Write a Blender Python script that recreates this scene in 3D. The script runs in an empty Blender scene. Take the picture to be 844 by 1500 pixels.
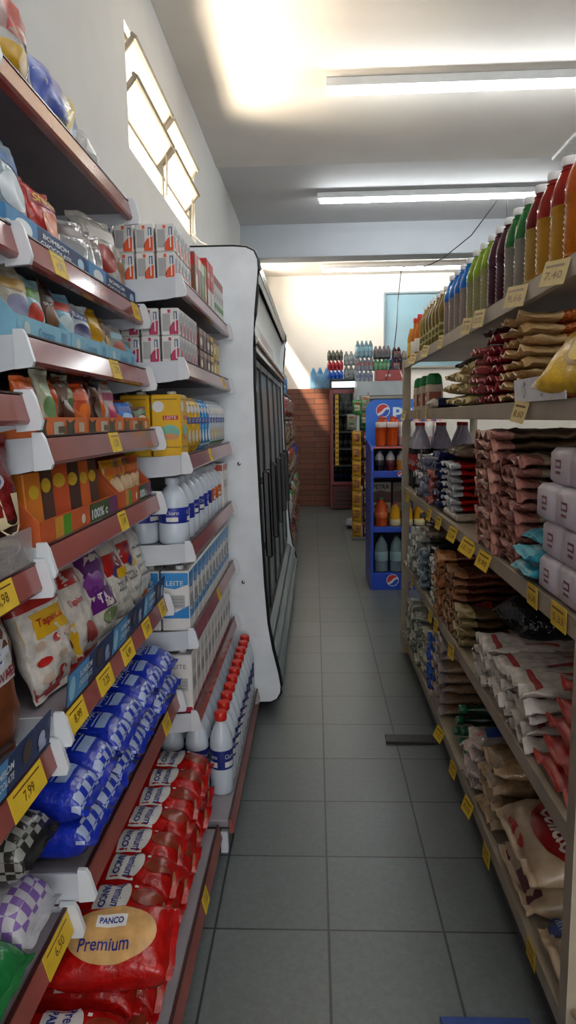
import bpy, math, random
from mathutils import Matrix, Vector, Euler
S = bpy.context.scene
COL = S.collection
PI = math.pi
rnd = random.Random(7)
ORD = ['first','second','third','fourth','fifth','sixth','seventh','eighth','ninth','tenth','eleventh','twelfth','thirteenth','fourteenth','fifteenth','sixteenth']

# ------------------------------------------------------------------ materials
MATS = {}
def lin(c):
    return tuple(((x/12.92) if x <= .04045 else ((x+.055)/1.055)**2.4) for x in c)
LIFT = 1.
def hexc(h):
    return tuple(min(.9, x*LIFT) for x in lin(tuple(int(h[i:i+2], 16)/255 for i in (0, 2, 4))))
def new_mat(name):
    m = bpy.data.materials.new(name); m.use_nodes = True
    nt = m.node_tree; b = nt.nodes['Principled BSDF']
    return m, nt, b
def mat(h, rough=.5, kind='paint', metal=0., scale=18., bump=.15, vary=.06, trans=0., alpha=1., emit=0.):
    """procedural material: base colour with gentle noise variation and a noise bump"""
    key = (LIFT, h, rough, kind, metal, scale, bump, vary, trans, alpha, emit)
    if key in MATS: return MATS[key]
    m, nt, b = new_mat(kind + '_' + h)
    c = hexc(h)
    N = nt.nodes; Lk = nt.links
    tc = N.new('ShaderNodeTexCoord')
    nz = N.new('ShaderNodeTexNoise'); nz.inputs['Scale'].default_value = scale; nz.inputs['Detail'].default_value = 3
    Lk.new(tc.outputs['Object'], nz.inputs['Vector'])
    rp = N.new('ShaderNodeValToRGB')
    lo = tuple(max(0, x*(1-vary*2)) for x in c); hi = tuple(min(1, x*(1+vary*2)) for x in c)
    rp.color_ramp.elements[0].color = lo + (1,); rp.color_ramp.elements[1].color = hi + (1,)
    rp.color_ramp.elements[0].position = .3; rp.color_ramp.elements[1].position = .7
    Lk.new(nz.outputs['Fac'], rp.inputs['Fac']); Lk.new(rp.outputs['Color'], b.inputs['Base Color'])
    b.inputs['Roughness'].default_value = rough; b.inputs['Metallic'].default_value = metal
    if bump:
        bp = N.new('ShaderNodeBump'); bp.inputs['Strength'].default_value = bump; bp.inputs['Distance'].default_value = .01
        Lk.new(nz.outputs['Fac'], bp.inputs['Height']); Lk.new(bp.outputs['Normal'], b.inputs['Normal'])
    if trans: b.inputs['Transmission Weight'].default_value = trans; b.inputs['IOR'].default_value = 1.25
    if alpha < 1: b.inputs['Alpha'].default_value = alpha
    if emit:
        b.inputs['Emission Color'].default_value = c + (1,); b.inputs['Emission Strength'].default_value = emit
    MATS[key] = m
    return m
def film(h): return mat(h, .24, 'plastic_film', scale=42., bump=.45, vary=.10)
def paper(h): return mat(h, .6, 'printed_card', scale=30., bump=.05, vary=.04)
def carton(h): return mat(h, .38, 'printed_carton', scale=20., bump=.05, vary=.03)
def ink(h): return mat(h, .35, 'ink', scale=60., bump=0., vary=.02)
def metal(h, r=.4): return mat(h, r, 'painted_steel', metal=.0, scale=6., bump=.04, vary=.05)
def hard(h, r=.3): return mat(h, r, 'hard_plastic', scale=10., bump=.03, vary=.03)
def clear(h, a=.35): return mat(h, .12, 'clear_film', scale=40., bump=.6, vary=.03, alpha=a)
def pet(h): return mat(h, .08, 'clear_bottle', scale=12., bump=.05, vary=.02, trans=.85)
def grains(h, h2, scale=160.):
    key = ('grain', LIFT, h, h2, scale)
    if key in MATS: return MATS[key]
    m, nt, b = new_mat('bagged_grain_' + h)
    N = nt.nodes; Lk = nt.links
    tc = N.new('ShaderNodeTexCoord'); v = N.new('ShaderNodeTexVoronoi'); v.inputs['Scale'].default_value = scale
    Lk.new(tc.outputs['Object'], v.inputs['Vector'])
    rp = N.new('ShaderNodeValToRGB'); rp.color_ramp.elements[0].color = hexc(h)+(1,); rp.color_ramp.elements[1].color = hexc(h2)+(1,)
    rp.color_ramp.elements[0].position = .1; rp.color_ramp.elements[1].position = .6
    Lk.new(v.outputs['Distance'], rp.inputs['Fac']); Lk.new(rp.outputs['Color'], b.inputs['Base Color'])
    bp = N.new('ShaderNodeBump'); bp.inputs['Strength'].default_value = .35; bp.inputs['Distance'].default_value = .004
    Lk.new(v.outputs['Distance'], bp.inputs['Height']); Lk.new(bp.outputs['Normal'], b.inputs['Normal'])
    b.inputs['Roughness'].default_value = .22
    MATS[key] = m
    return m
def check_mat(h, h2, s=55., sy=None):
    key = ('check', h, h2, s)
    if key in MATS: return MATS[key]
    m, nt, b = new_mat('gingham_film_' + h)
    N = nt.nodes; Lk = nt.links
    tc = N.new('ShaderNodeTexCoord'); mp = N.new('ShaderNodeMapping'); mp.inputs['Location'].default_value = (.0037, .0037, .0037)
    ck = N.new('ShaderNodeTexChecker'); ck.inputs['Scale'].default_value = s
    ck.inputs['Color1'].default_value = hexc(h)+(1,); ck.inputs['Color2'].default_value = hexc(h2)+(1,)
    Lk.new(tc.outputs['Object'], mp.inputs['Vector']); Lk.new(mp.outputs['Vector'], ck.inputs['Vector'])
    Lk.new(ck.outputs['Color'], b.inputs['Base Color'])
    nz = N.new('ShaderNodeTexNoise'); nz.inputs['Scale'].default_value = 40; Lk.new(tc.outputs['Object'], nz.inputs['Vector'])
    bp = N.new('ShaderNodeBump'); bp.inputs['Strength'].default_value = .4; bp.inputs['Distance'].default_value = .01
    Lk.new(nz.outputs['Fac'], bp.inputs['Height']); Lk.new(bp.outputs['Normal'], b.inputs['Normal'])
    b.inputs['Roughness'].default_value = .25
    MATS[key] = m
    return m
def brick_mat(name, c1, c2, cm, w, h, mortar, offset, loc, axes, rough, noise=.25, bump=.4, nscale=30.):
    m, nt, b = new_mat(name)
    N = nt.nodes; Lk = nt.links
    tc = N.new('ShaderNodeTexCoord'); sx = N.new('ShaderNodeSeparateXYZ'); cx = N.new('ShaderNodeCombineXYZ')
    Lk.new(tc.outputs['Object'], sx.inputs[0])
    Lk.new(sx.outputs[axes[0]], cx.inputs[0]); Lk.new(sx.outputs[axes[1]], cx.inputs[1])
    mp = N.new('ShaderNodeMapping'); mp.inputs['Location'].default_value = loc
    Lk.new(cx.outputs[0], mp.inputs['Vector'])
    br = N.new('ShaderNodeTexBrick'); br.offset = offset
    br.inputs['Scale'].default_value = 1; br.inputs['Brick Width'].default_value = w; br.inputs['Row Height'].default_value = h
    br.inputs['Mortar Size'].default_value = mortar; br.inputs['Mortar Smooth'].default_value = .2; br.inputs['Bias'].default_value = 0
    br.inputs['Color1'].default_value = hexc(c1)+(1,); br.inputs['Color2'].default_value = hexc(c2)+(1,); br.inputs['Mortar'].default_value = hexc(cm)+(1,)
    Lk.new(mp.outputs['Vector'], br.inputs['Vector'])
    nz = N.new('ShaderNodeTexNoise'); nz.inputs['Scale'].default_value = nscale; nz.inputs['Detail'].default_value = 6; nz.inputs['Roughness'].default_value = .7
    Lk.new(tc.outputs['Object'], nz.inputs['Vector'])
    mx = N.new('ShaderNodeMix'); mx.data_type = 'RGBA'; mx.blend_type = 'OVERLAY'; mx.inputs['Factor'].default_value = noise
    Lk.new(br.outputs['Color'], mx.inputs[6]); Lk.new(nz.outputs['Color'], mx.inputs[7]); 
    bw = N.new('ShaderNodeRGBToBW'); Lk.new(nz.outputs['Color'], bw.inputs[0]); Lk.new(bw.outputs[0], mx.inputs[7])
    Lk.new(mx.outputs[2], b.inputs['Base Color'])
    mt = N.new('ShaderNodeMath'); mt.operation = 'MULTIPLY_ADD'; mt.inputs[1].default_value = -1.; Lk.new(br.outputs['Fac'], mt.inputs[0])
    mt2 = N.new('ShaderNodeMath'); mt2.operation = 'MULTIPLY'; mt2.inputs[1].default_value = .25; Lk.new(nz.outputs['Fac'], mt2.inputs[0]); Lk.new(mt2.outputs[0], mt.inputs[2])
    bp = N.new('ShaderNodeBump'); bp.inputs['Strength'].default_value = bump; bp.inputs['Distance'].default_value = .004
    Lk.new(mt.outputs[0], bp.inputs['Height']); Lk.new(bp.outputs['Normal'], b.inputs['Normal'])
    b.inputs['Roughness'].default_value = rough
    return m
def glass_mat(name, tint='ffffff', rough=.03, mixf=.12, painted_sheen=0.):
    m = bpy.data.materials.new(name); m.use_nodes = True; nt = m.node_tree; N = nt.nodes; Lk = nt.links
    N.remove(N['Principled BSDF']); out = N['Material Output']
    t = N.new('ShaderNodeBsdfTransparent'); t.inputs[0].default_value = hexc(tint)+(1,)
    g = N.new('ShaderNodeBsdfGlossy'); g.inputs['Roughness'].default_value = rough
    fr = N.new('ShaderNodeLayerWeight'); fr.inputs['Blend'].default_value = mixf
    nz = N.new('ShaderNodeTexNoise'); nz.inputs['Scale'].default_value = 3; bp = N.new('ShaderNodeBump'); bp.inputs['Strength'].default_value = .02
    Lk.new(nz.outputs['Fac'], bp.inputs['Height']); Lk.new(bp.outputs['Normal'], g.inputs['Normal'])
    mx = N.new('ShaderNodeMixShader'); Lk.new(fr.outputs['Fresnel'], mx.inputs[0]); Lk.new(t.outputs[0], mx.inputs[1]); Lk.new(g.outputs[0], mx.inputs[2])
    last = mx
    if painted_sheen:
        d = N.new('ShaderNodeBsdfDiffuse'); d.inputs[0].default_value = hexc('b4babd')+(1,); m2 = N.new('ShaderNodeMixShader'); m2.inputs[0].default_value = painted_sheen
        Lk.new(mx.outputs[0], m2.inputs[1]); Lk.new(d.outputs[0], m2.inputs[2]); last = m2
    Lk.new(last.outputs[0], out.inputs[0])
    return m
def emis(h, s, name='lamp_tube'):
    m, nt, b = new_mat(name)
    b.inputs['Base Color'].default_value = hexc(h)+(1,); b.inputs['Emission Color'].default_value = hexc(h)+(1,); b.inputs['Emission Strength'].default_value = s
    return m

# ------------------------------------------------------------------ text outlines
TXT = {}
def text_shape(s, bold=0.):
    k = (s, bold)
    if k in TXT: return TXT[k]
    cu = bpy.data.curves.new('lettering', 'FONT'); cu.body = s; cu.size = 1; cu.offset = bold; cu.resolution_u = 3
    ob = bpy.data.objects.new('lettering', cu)
    me = bpy.data.meshes.new_from_object(ob)
    me.calc_loop_triangles()
    v = [(p.co.x, p.co.y) for p in me.vertices]; t = [tuple(q.vertices) for q in me.loop_triangles]
    bpy.data.objects.remove(ob); bpy.data.curves.remove(cu); bpy.data.meshes.remove(me)
    x0 = min(p[0] for p in v); x1 = max(p[0] for p in v); y0 = min(p[1] for p in v); y1 = max(p[1] for p in v)
    cx, cy = (x0+x1)/2, (y0+y1)/2
    TXT[k] = ([(a-cx, b-cy) for a, b in v], t, x1-x0, y1-y0)
    return TXT[k]

# ------------------------------------------------------------------ mesh builder
class MB:
    def __init__(s): s.V = []; s.F = []; s.M = []; s.mats = []
    def slot(s, m):
        if m not in s.mats: s.mats.append(m)
        return s.mats.index(m)
    def add(s, verts, faces, m):
        o = len(s.V); k = s.slot(m); s.V += [tuple(v) for v in verts]
        for f in faces: s.F.append(tuple(i+o for i in f)); s.M.append(k)
        return s
    def box(s, x0, x1, y0, y1, z0, z1, m, ch=0.):
        cx, cy, cz = (x0+x1)/2, (y0+y1)/2, (z0+z1)/2; hx, hy, hz = abs(x1-x0)/2, abs(y1-y0)/2, abs(z1-z0)/2
        if ch <= 0:
            v = [(cx+a*hx, cy+b*hy, cz+c*hz) for a in (-1, 1) for b in (-1, 1) for c in (-1, 1)]
            return s.add(v, [(0,1,3,2),(4,6,7,5),(0,4,5,1),(2,3,7,6),(0,2,6,4),(1,5,7,3)], m)
        ch = min(ch, hx*.9, hy*.9, hz*.9)
        v = []; ix = {}
        for a in (-1, 1):
            for b in (-1, 1):
                for c in (-1, 1):
                    for ax in range(3):
                        h = [hx-ch, hy-ch, hz-ch]; h[ax] += ch
                        ix[(a, b, c, ax)] = len(v); v.append((cx+a*h[0], cy+b*h[1], cz+c*h[2]))
        f = []
        for ax in range(3):
            o1, o2 = [i for i in range(3) if i != ax]
            for sg in (-1, 1):
                q = []
                for p, r in ((-1,-1),(1,-1),(1,1),(-1,1)):
                    t = [0, 0, 0]; t[ax] = sg; t[o1] = p; t[o2] = r; q.append(ix[(t[0], t[1], t[2], ax)])
                f.append(tuple(q))
        for ax in range(3):                      # edges running along ax
            o1, o2 = [i for i in range(3) if i != ax]
            for p in (-1, 1):
                for r in (-1, 1):
                    t = [0, 0, 0]; t[o1] = p; t[o2] = r
                    t[ax] = -1; A = tuple(t); t[ax] = 1; B = tuple(t)
                    f.append((ix[A+(o1,)], ix[B+(o1,)], ix[B+(o2,)], ix[A+(o2,)]))
        for a in (-1, 1):
            for b in (-1, 1):
                for c in (-1, 1): f.append((ix[(a,b,c,0)], ix[(a,b,c,1)], ix[(a,b,c,2)]))
        return s.add(v, f, m)
    def prism(s, pts, axis, a0, a1, m):
        """extrude a 2-D outline; axis 'y': pts are (x,z); 'x': (y,z); 'z': (x,y)"""
        n = len(pts)
        def P(p, a): return {'y': (p[0], a, p[1]), 'x': (a, p[0], p[1]), 'z': (p[0], p[1], a)}[axis]
        v = [P(p, a0) for p in pts] + [P(p, a1) for p in pts]
        f = [tuple(range(n)), tuple(range(2*n-1, n-1, -1))] + [(i, (i+1) % n, n+(i+1) % n, n+i) for i in range(n)]
        return s.add(v, f, m)
    def lathe(s, prof, m, seg=16, c=(0, 0, 0), rot=None, mf=None):
        v = []; f = []; R = rot or Matrix.Identity(3)
        for r, z in prof:
            for k in range(seg):
                a = 2*PI*k/seg; p = R @ Vector((r*math.cos(a), r*math.sin(a), z)); v.append((p.x+c[0], p.y+c[1], p.z+c[2]))
        n = len(prof)
        groups = {}
        for i in range(n-1):
            mm = mf(i) if mf else m
            for k in range(seg):
                k2 = (k+1) % seg; groups.setdefault(mm, []).append((i*seg+k, i*seg+k2, (i+1)*seg+k2, (i+1)*seg+k))
        mm0 = mf(0) if mf else m; mm1 = mf(n-2) if mf else m
        groups.setdefault(mm0, []).append(tuple(range(seg-1, -1, -1)))
        groups.setdefault(mm1, []).append(tuple((n-1)*seg+k for k in range(seg)))
        o = len(s.V); s.V += v
        for mm, ff in groups.items():
            k = s.slot(mm)
            for q in ff: s.F.append(tuple(i+o for i in q)); s.M.append(k)
        return s
    def tube(s, pts, r, m, seg=8):
        pts = [Vector(p) for p in pts]; v = []; n = len(pts)
        for i, p in enumerate(pts):
            d = (pts[min(i+1, n-1)] - pts[max(i-1, 0)]).normalized()
            a = d.cross(Vector((0, 0, 1)))
            if a.length < .05: a = d.cross(Vector((1, 0, 0)))
            a.normalize(); b = d.cross(a).normalized()
            for k in range(seg):
                t = 2*PI*k/seg; v.append(p + a*(r*math.cos(t)) + b*(r*math.sin(t)))
        f = [(i*seg+k, i*seg+(k+1) % seg, (i+1)*seg+(k+1) % seg, (i+1)*seg+k) for i in range(n-1) for k in range(seg)]
        f += [tuple(range(seg)), tuple((n-1)*seg+k for k in range(seg))]
        return s.add(v, f, m)
    def rect(s, x0, x1, y0, y1, m, fn, n=4):
        v = [fn(x0+(x1-x0)*i/n, y0+(y1-y0)*j/n) for i in range(n+1) for j in range(n+1)]
        return s.add(v, [(i*(n+1)+j, (i+1)*(n+1)+j, (i+1)*(n+1)+j+1, i*(n+1)+j+1) for i in range(n) for j in range(n)], m)
    def ell(s, cx, cy, rx, ry, m, fn, seg=24, a0=0., a1=2*PI):
        rings = (0.02, .4, .75, 1.); v = []; full = abs(a1-a0-2*PI) < 1e-6
        for q in rings:
            for k in range(seg+(0 if full else 1)):
                a = a0+(a1-a0)*k/seg; v.append(fn(cx+rx*q*math.cos(a), cy+ry*q*math.sin(a)))
        w = seg if full else seg+1
        f = [(i*w+k, i*w+(k+1) % w, (i+1)*w+(k+1) % w, (i+1)*w+k) for i in range(3) for k in range(seg)]
        f.append(tuple(range(w)))
        return s.add(v, f, m)
    def poly(s, pts, m, fn): return s.add([fn(*p) for p in pts], [tuple(range(len(pts)))], m)
    def text(s, t, cx, cy, m, fn, w=None, h=None, rot=0., bold=.0):
        v, f, tw, th = text_shape(t, bold)
        sx = (w/tw) if w else (h/th); sy = (h/th) if h else sx
        ca, sa = math.cos(rot), math.sin(rot)
        return s.add([fn(cx+ca*x*sx-sa*y*sy, cy+sa*x*sx+ca*y*sy) for x, y in v], f, m)
    def build(s, name, parent=None, smooth=35., M=None):
        me = bpy.data.meshes.new(name)
        V = s.V if M is None else [tuple(M @ Vector(v)) for v in s.V]
        me.from_pydata(V, [], s.F)
        for m in s.mats: me.materials.append(m)
        me.polygons.foreach_set('material_index', s.M)
        import bmesh
        bm = bmesh.new(); bm.from_mesh(me); bmesh.ops.recalc_face_normals(bm, faces=bm.faces); bm.to_mesh(me); bm.free()
        if smooth:
            me.polygons.foreach_set('use_smooth', [True]*len(me.polygons)); me.set_sharp_from_angle(angle=math.radians(smooth))
        me.update()
        o = bpy.data.objects.new(name, me); COL.objects.link(o)
        if parent: o.parent = parent
        return o

def empty(name, loc=(0, 0, 0), rot=(0, 0, 0)):
    o = bpy.data.objects.new(name, None); COL.objects.link(o); o.location = loc; o.rotation_euler = rot; o.empty_display_size = .1
    return o
LABELS = {}
def tag(o, label, cat, group=None):
    n = len(label.split())
    if not 4 <= n <= 16: print('LABEL LENGTH', n, label)
    if label in LABELS and not (group and LABELS[label] == group): print('LABEL DUP', label)
    LABELS[label] = group
    o['label'] = label; o['category'] = cat
    if group: o['group'] = group
    return o
def structure(o): o['kind'] = 'structure'; return o
def copy_tree(o, parent=None):
    c = o.copy(); COL.objects.link(c); c.parent = parent
    for ch in list(o.children): copy_tree(ch, c)
    return c
class Proto:
    """the first placing uses the thing itself, later ones copy it with its parts"""
    def __init__(s, fn): s.fn = fn; s.o = None
    def put(s, loc, rot, label, cat, group=None, scale=None):
        if s.o is None: s.o = s.fn(); o = s.o
        else: o = copy_tree(s.o)
        o.location = loc; o.rotation_euler = rot if isinstance(rot, (tuple, list)) else (0, 0, rot)
        o.scale = scale or (1, 1, 1)
        if 'group' in o.keys(): del o['group']
        tag(o, label, cat, group)
        return o

# ------------------------------------------------------------------ product shapes
def pillow(L, W, T, m, matfn=None, fin=.05, p=3.2, q=1.6, n=2.6, nu=18, nv=20, wr=.0015, seed=0, ruff=.004, zc=.5, pinch=.0, sag=0.):
    """a filled bag lying flat: length along x from 0 to L, width along y, resting on z=0.  Returns (MB, top) with top(x,y) a point on the upper skin"""
    r = random.Random(seed); ph = [r.uniform(0, 6.28) for _ in range(8)]
    def t_of(u):
        if u < fin or u > 1-fin: return 0.
        s = (u-fin)/(1-2*fin); return max(0., 1-abs(2*s-1)**p)**(1/q)
    def w_of(u, t): return W/2*(1-.07*t*(1 if p < 5 else .2) - pinch*(1-t)) 
    def wrk(x, y): return wr*(math.sin(60*x+ph[0])*math.sin(45*y+ph[1]) + .6*math.sin(110*x+ph[2]+40*y) + .5*math.sin(95*y+ph[3]-30*x))
    def zmid(u, y): 
        e = 1-t_of(u); return T*zc + e*ruff*math.sin(y*110+ph[4]) - sag*T*e
    us = sorted(set([0, fin*.5, fin*.98, fin*1.02] + [fin+(1-2*fin)*(.5-.5*math.cos(PI*(k+.35)/(nu-.3))) for k in range(nu)] + [1-fin*1.02, 1-fin*.98, 1-fin*.5, 1]))
    b = MB(); rows = []
    for u in us:
        t = t_of(u); w = w_of(u, t); row = []
        for k in range(nv):
            a = 2*PI*k/nv; ca, sa = math.cos(a), math.sin(a)
            y = w*math.copysign(abs(ca)**(2/n), ca); dz = math.copysign(abs(sa)**(2/n), sa)
            h = max(T/2*t, .0012)
            z = zmid(u, y) + h*dz + wrk(u*L, y)*(1.5 if t < .5 else 1)*(1 if dz > -.5 else .2)
            row.append((u*L, y, max(z, 0.0002)))
        rows.append(row)
    off = 0
    for row in rows: b.V += row
    for i in range(len(us)-1):
        uc = (us[i]+us[i+1])/2
        for k in range(nv):
            k2 = (k+1) % nv; ang = 2*PI*(k+.5)/nv
            mm = matfn(uc, math.cos(ang), math.sin(ang)) if matfn else m
            b.F.append((i*nv+k, i*nv+k2, (i+1)*nv+k2, (i+1)*nv+k)); b.M.append(b.slot(mm or m))
    e = (len(us)-1)*nv
    for o_, uu in ((0, 0.), (e, 1.)):
        mm = (matfn(uu, 0., 0.) if matfn else None) or m
        for k in range(nv//2):
            q_ = [k, k+1, (nv-k-1) % nv, (nv-k) % nv]
            q_ = [o_+x for i_, x in enumerate(q_) if x not in q_[:i_]]
            if len(q_) > 2: b.F.append(tuple(q_)); b.M.append(b.slot(mm))
    def top(x, y, side=1, lift=.0012):
        u = min(max(x/L, 0), 1); t = t_of(u); w = max(w_of(u, t), 1e-4); a = min(abs(y)/w, .999)
        h = max(T/2*t, .0012)*(1-a**n)**(1/n)
        return (x, y, zmid(u, y) + side*(h + lift) + wrk(x, y)*(1.5 if t < .5 else 1)*(1 if side > 0 else .2))
    return b, top
def stand(M0=None):
    """turn a lying bag upright: its length becomes height, its upper skin faces +x, y stays"""
    return Matrix(((0, 0, 1, 0), (0, 1, 0, 0), (1, 0, 0, 0), (0, 0, 0, 1)))
# ================================================================== the room
WALL = mat('d2d1cf', .7, 'painted_plaster', scale=5., bump=.06, vary=.012)
CEIL = mat('e6e1db', .75, 'painted_plaster', scale=3., bump=.05, vary=.015)
CEIL_DIMMED = mat('d2d1d3', .75, 'painted_plaster', scale=3., bump=.05, vary=.015)  # greyer tone carries the weaker, cooler light of the middle ceiling bay
BEAM = mat('aeb3b9', .7, 'painted_plaster', scale=4., bump=.05, vary=.012)
FLOOR = brick_mat('grey_stoneware_tiles', '4f5555', '575d5d', '1b1f20', .3042, .3042, .0035, 0., (-.0243, -1.6236+.3042*6, 0), (0, 1), .34, noise=.55, bump=.4, nscale=70.)
BRICK = brick_mat('rustic_brick_cladding', '70402a', '5a3120', '24120c', .46, .082, .0045, .5, (0, 0, 0), (0, 2), .55, noise=.45, bump=.6, nscale=22.)
XW, HC = -.855, 3.573
b = MB(); b.box(-1.1, 4.2, -3.2, 11.2, -.12, 0, FLOOR); structure(b.build('floor', smooth=0))
# left wall with the casement window and a second opening near the back
b = MB()
W1 = (3.33, 5.12, 2.62, 3.17); W2 = (8.75, 10.3, 2.9, 3.45)
x0, x1 = XW-.16, XW
ys = [-3.2, W1[0], W1[1], W2[0], W2[1], 11.2]
for i in range(5):
    ya, yb = ys[i], ys[i+1]
    w = W1 if i == 1 else (W2 if i == 3 else None)
    if w: b.box(x0, x1, ya, yb, 0, w[2], WALL); b.box(x0, x1, ya, yb, w[3], HC+.1, WALL)
    else: b.box(x0, x1, ya, yb, 0, HC+.1, WALL)
structure(b.build('wall_left', smooth=0))
b = MB(); b.box(-1.02, 4.2, 10.95, 11.1, 0, HC+.1, mat('e8e4dc', .7, 'painted_plaster', scale=4., bump=.05, vary=.012)); structure(b.build('wall_back', smooth=0))
b = MB(); b.box(4.05, 4.2, -3.2, 11.1, 0, HC+.1, WALL); structure(b.build('wall_right', smooth=0))
b = MB(); b.box(-1.02, -.5, -3.2, -3.05, 0, HC+.1, WALL); b.box(1.9, 4.2, -3.2, -3.05, 0, HC+.1, WALL); b.box(-.5, 1.9, -3.2, -3.05, 2.4, HC+.1, WALL); structure(b.build('wall_front', smooth=0))  # doorway gap is unseen, added to let fill light in behind the camera
b = MB(); b.box(-1.02, 4.2, -3.2, 6.344, HC, HC+.11, CEIL); b.box(-1.02, 4.2, 8.55, 11.1, HC-.02, HC+.11, CEIL)
b.box(-1.02, 4.2, 6.344, 8.55, HC+.035, HC+.11, CEIL_DIMMED); structure(b.build('ceiling', smooth=0))
b = MB(); b.box(-.855, 4.05, 8.30, 8.58, 3.235, HC+.04, BEAM, .006); structure(b.build('trim_1', smooth=30))
# brick clad half wall along the back
b = MB(); b.box(-.855, .235, 10.36, 10.949, 0, 1.79, BRICK, .004); structure(b.build('wall_brick', smooth=0))

# ---- casement window with pivoting panes
FRAME = mat('8d8577', .45, 'window_steel', scale=14., bump=.06, vary=.06)
def frosted(col=(.95, .93, .9, 1), clear_=.45, nm='frosted_window_glass'):
    m = bpy.data.materials.new(nm); m.use_nodes = True; nt = m.node_tree; N = nt.nodes; Lk = nt.links
    N.remove(N['Principled BSDF']); out = N['Material Output']
    t = N.new('ShaderNodeBsdfTranslucent'); t.inputs[0].default_value = col
    g = N.new('ShaderNodeBsdfTransparent'); g.inputs[0].default_value = (1, 1, 1, 1)
    nz = N.new('ShaderNodeTexNoise'); nz.inputs['Scale'].default_value = 120; bp = N.new('ShaderNodeBump'); bp.inputs['Strength'].default_value = .3
    Lk.new(nz.outputs['Fac'], bp.inputs['Height']); Lk.new(bp.outputs['Normal'], t.inputs['Normal'])
    mx = N.new('ShaderNodeMixShader'); mx.inputs[0].default_value = clear_
    Lk.new(t.outputs[0], mx.inputs[1]); Lk.new(g.outputs[0], mx.inputs[2]); Lk.new(mx.outputs[0], out.inputs[0])
    return m
FROST = frosted(); FROST2 = frosted((.58, .54, .49, 1), .12, 'sanded_window_glass')
xm = XW-.05
win = structure(empty('window_1', (xm, (W1[0]+W1[1])/2, W1[2])))
def wpart(mb, name, parent=win, smooth=30):
    o = mb.build(name, parent, smooth, Matrix.Translation((-xm, -(W1[0]+W1[1])/2, -W1[2]))); return o
b = MB(); r = .018
b.box(xm-r, xm+r, W1[0], W1[0]+.03, W1[2], W1[3], FRAME, .004); b.box(xm-r, xm+r, W1[1]-.03, W1[1], W1[2], W1[3], FRAME, .004)
b.box(xm-r, xm+r, W1[0]+.03, W1[1]-.03, W1[2], W1[2]+.025, FRAME, .004); b.box(xm-r, xm+r, W1[0]+.03, W1[1]-.03, W1[3]-.025, W1[3], FRAME, .004)
ym = (W1[0]+W1[1])/2; b.box(xm-r, xm+r, ym-.016, ym+.016, W1[2]+.025, W1[3]-.025, FRAME, .004)
b.box(xm-.012, xm+.012, W1[0]+.03, W1[1]-.03, W1[2]+.165, W1[2]+.183, FRAME, .003)
wpart(b, 'window_frame')
hz = (W1[3]-.025-(W1[2]+.183))/2
for col, (ya, yb) in enumerate(((W1[0]+.035, ym-.02), (ym+.02, W1[1]-.035))):
    b = MB(); b.box(xm-.003, xm+.003, ya, yb, W1[2]+.027, W1[2]+.163, FROST); wpart(b, 'fixed_pane', smooth=0)
    for rw in range(2):
        zc = W1[2]+.183+hz*(rw+.5); hh = hz*.52; a = math.radians(40)
        Mx = Matrix.Translation((xm+.03, 0, zc)) @ Matrix.Rotation(a, 4, 'Y')
        q = MB(); e = .018
        q.box(-.018, .018, ya, yb, hh-e, hh, FRAME, .003); q.box(-.011, .011, ya, yb, -hh, -hh+e, FRAME, .003)
        q.box(-.011, .011, ya, ya+e, -hh+e, hh-e, FRAME, .003); q.box(-.011, .011, yb-e, yb, -hh+e, hh-e, FRAME, .003)
        f = q.build('pivoting_sash', win, 30, Matrix.Translation((-xm, -ym, -W1[2])) @ Mx)
        g = MB(); g.box(-.003, .003, ya+e, yb-e, -hh+e, hh-e, FROST2)
        g.build('pane', f, 0, Matrix.Translation((-xm, -ym, -W1[2])) @ Mx)
    b = MB(); yk = yb-.05 if col == 1 else yb-.02
    b.tube([(xm+.03, yk, W1[3]-.1), (xm+.05, yk, W1[3]-.3), (xm+.04, yk, W1[2]+.05)], .006, FRAME, 6)
    if col == 1:
        b.tube([(xm+.04, yk, W1[2]+.05), (xm+.09, yk+.03, W1[2]+.0), (xm+.16, yk+.06, W1[2]-.03)], .009, hard('e8e8e4'), 6)
    wpart(b, 'operating_arm')
# ---- opening in the left wall by the back (daylight falls through it on the back wall)
win2 = structure(empty('window_2', (xm, 9.5, W2[2])))
b = MB()
for ya, yb in ((W2[0], W2[0]+.04), (9.5, 9.54), (W2[1]-.04, W2[1])): b.box(xm-r, xm+r, ya, yb, W2[2]+.03, W2[3]-.03, FRAME, .004)
b.box(xm-r, xm+r, W2[0], W2[1], W2[2], W2[2]+.03, FRAME, .004); b.box(xm-r, xm+r, W2[0], W2[1], W2[3]-.03, W2[3], FRAME, .004)
b.build('window_frame', win2, 30, Matrix.Translation((-xm, -9.5, -W2[2])))
# ---- pale blue glazed window of the back wall
BLUEG = mat('86a6b2', .25, 'blue_window_glass', scale=2., bump=.02, vary=.04)
win3 = structure(empty('window_3', (1.1, 10.93, 2.3)))
b = MB(); Xa, Xb, za, zb = 1.10, 3.0, 2.1, 3.27
b.box(Xa, Xa+.03, 10.90, 10.95, za, zb, mat('6f7f84', .4, 'window_steel'), .004); b.box(Xb-.03, Xb, 10.90, 10.95, za, zb, FRAME, .004)
b.box(Xa+.03, Xb-.03, 10.90, 10.95, zb-.03, zb, mat('6f7f84', .4, 'window_steel'), .004); b.box(Xa+.03, Xb-.03, 10.90, 10.95, za, za+.03, FRAME, .004)
b.build('window_frame', win3, 30, Matrix.Translation((-1.1, -10.93, -2.3)))
b = MB(); b.box(Xa+.03, Xb-.03, 10.93, 10.945, za+.03, zb-.03, BLUEG); b.build('pane', win3, 0, Matrix.Translation((-1.1, -10.93, -2.3)))

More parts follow.
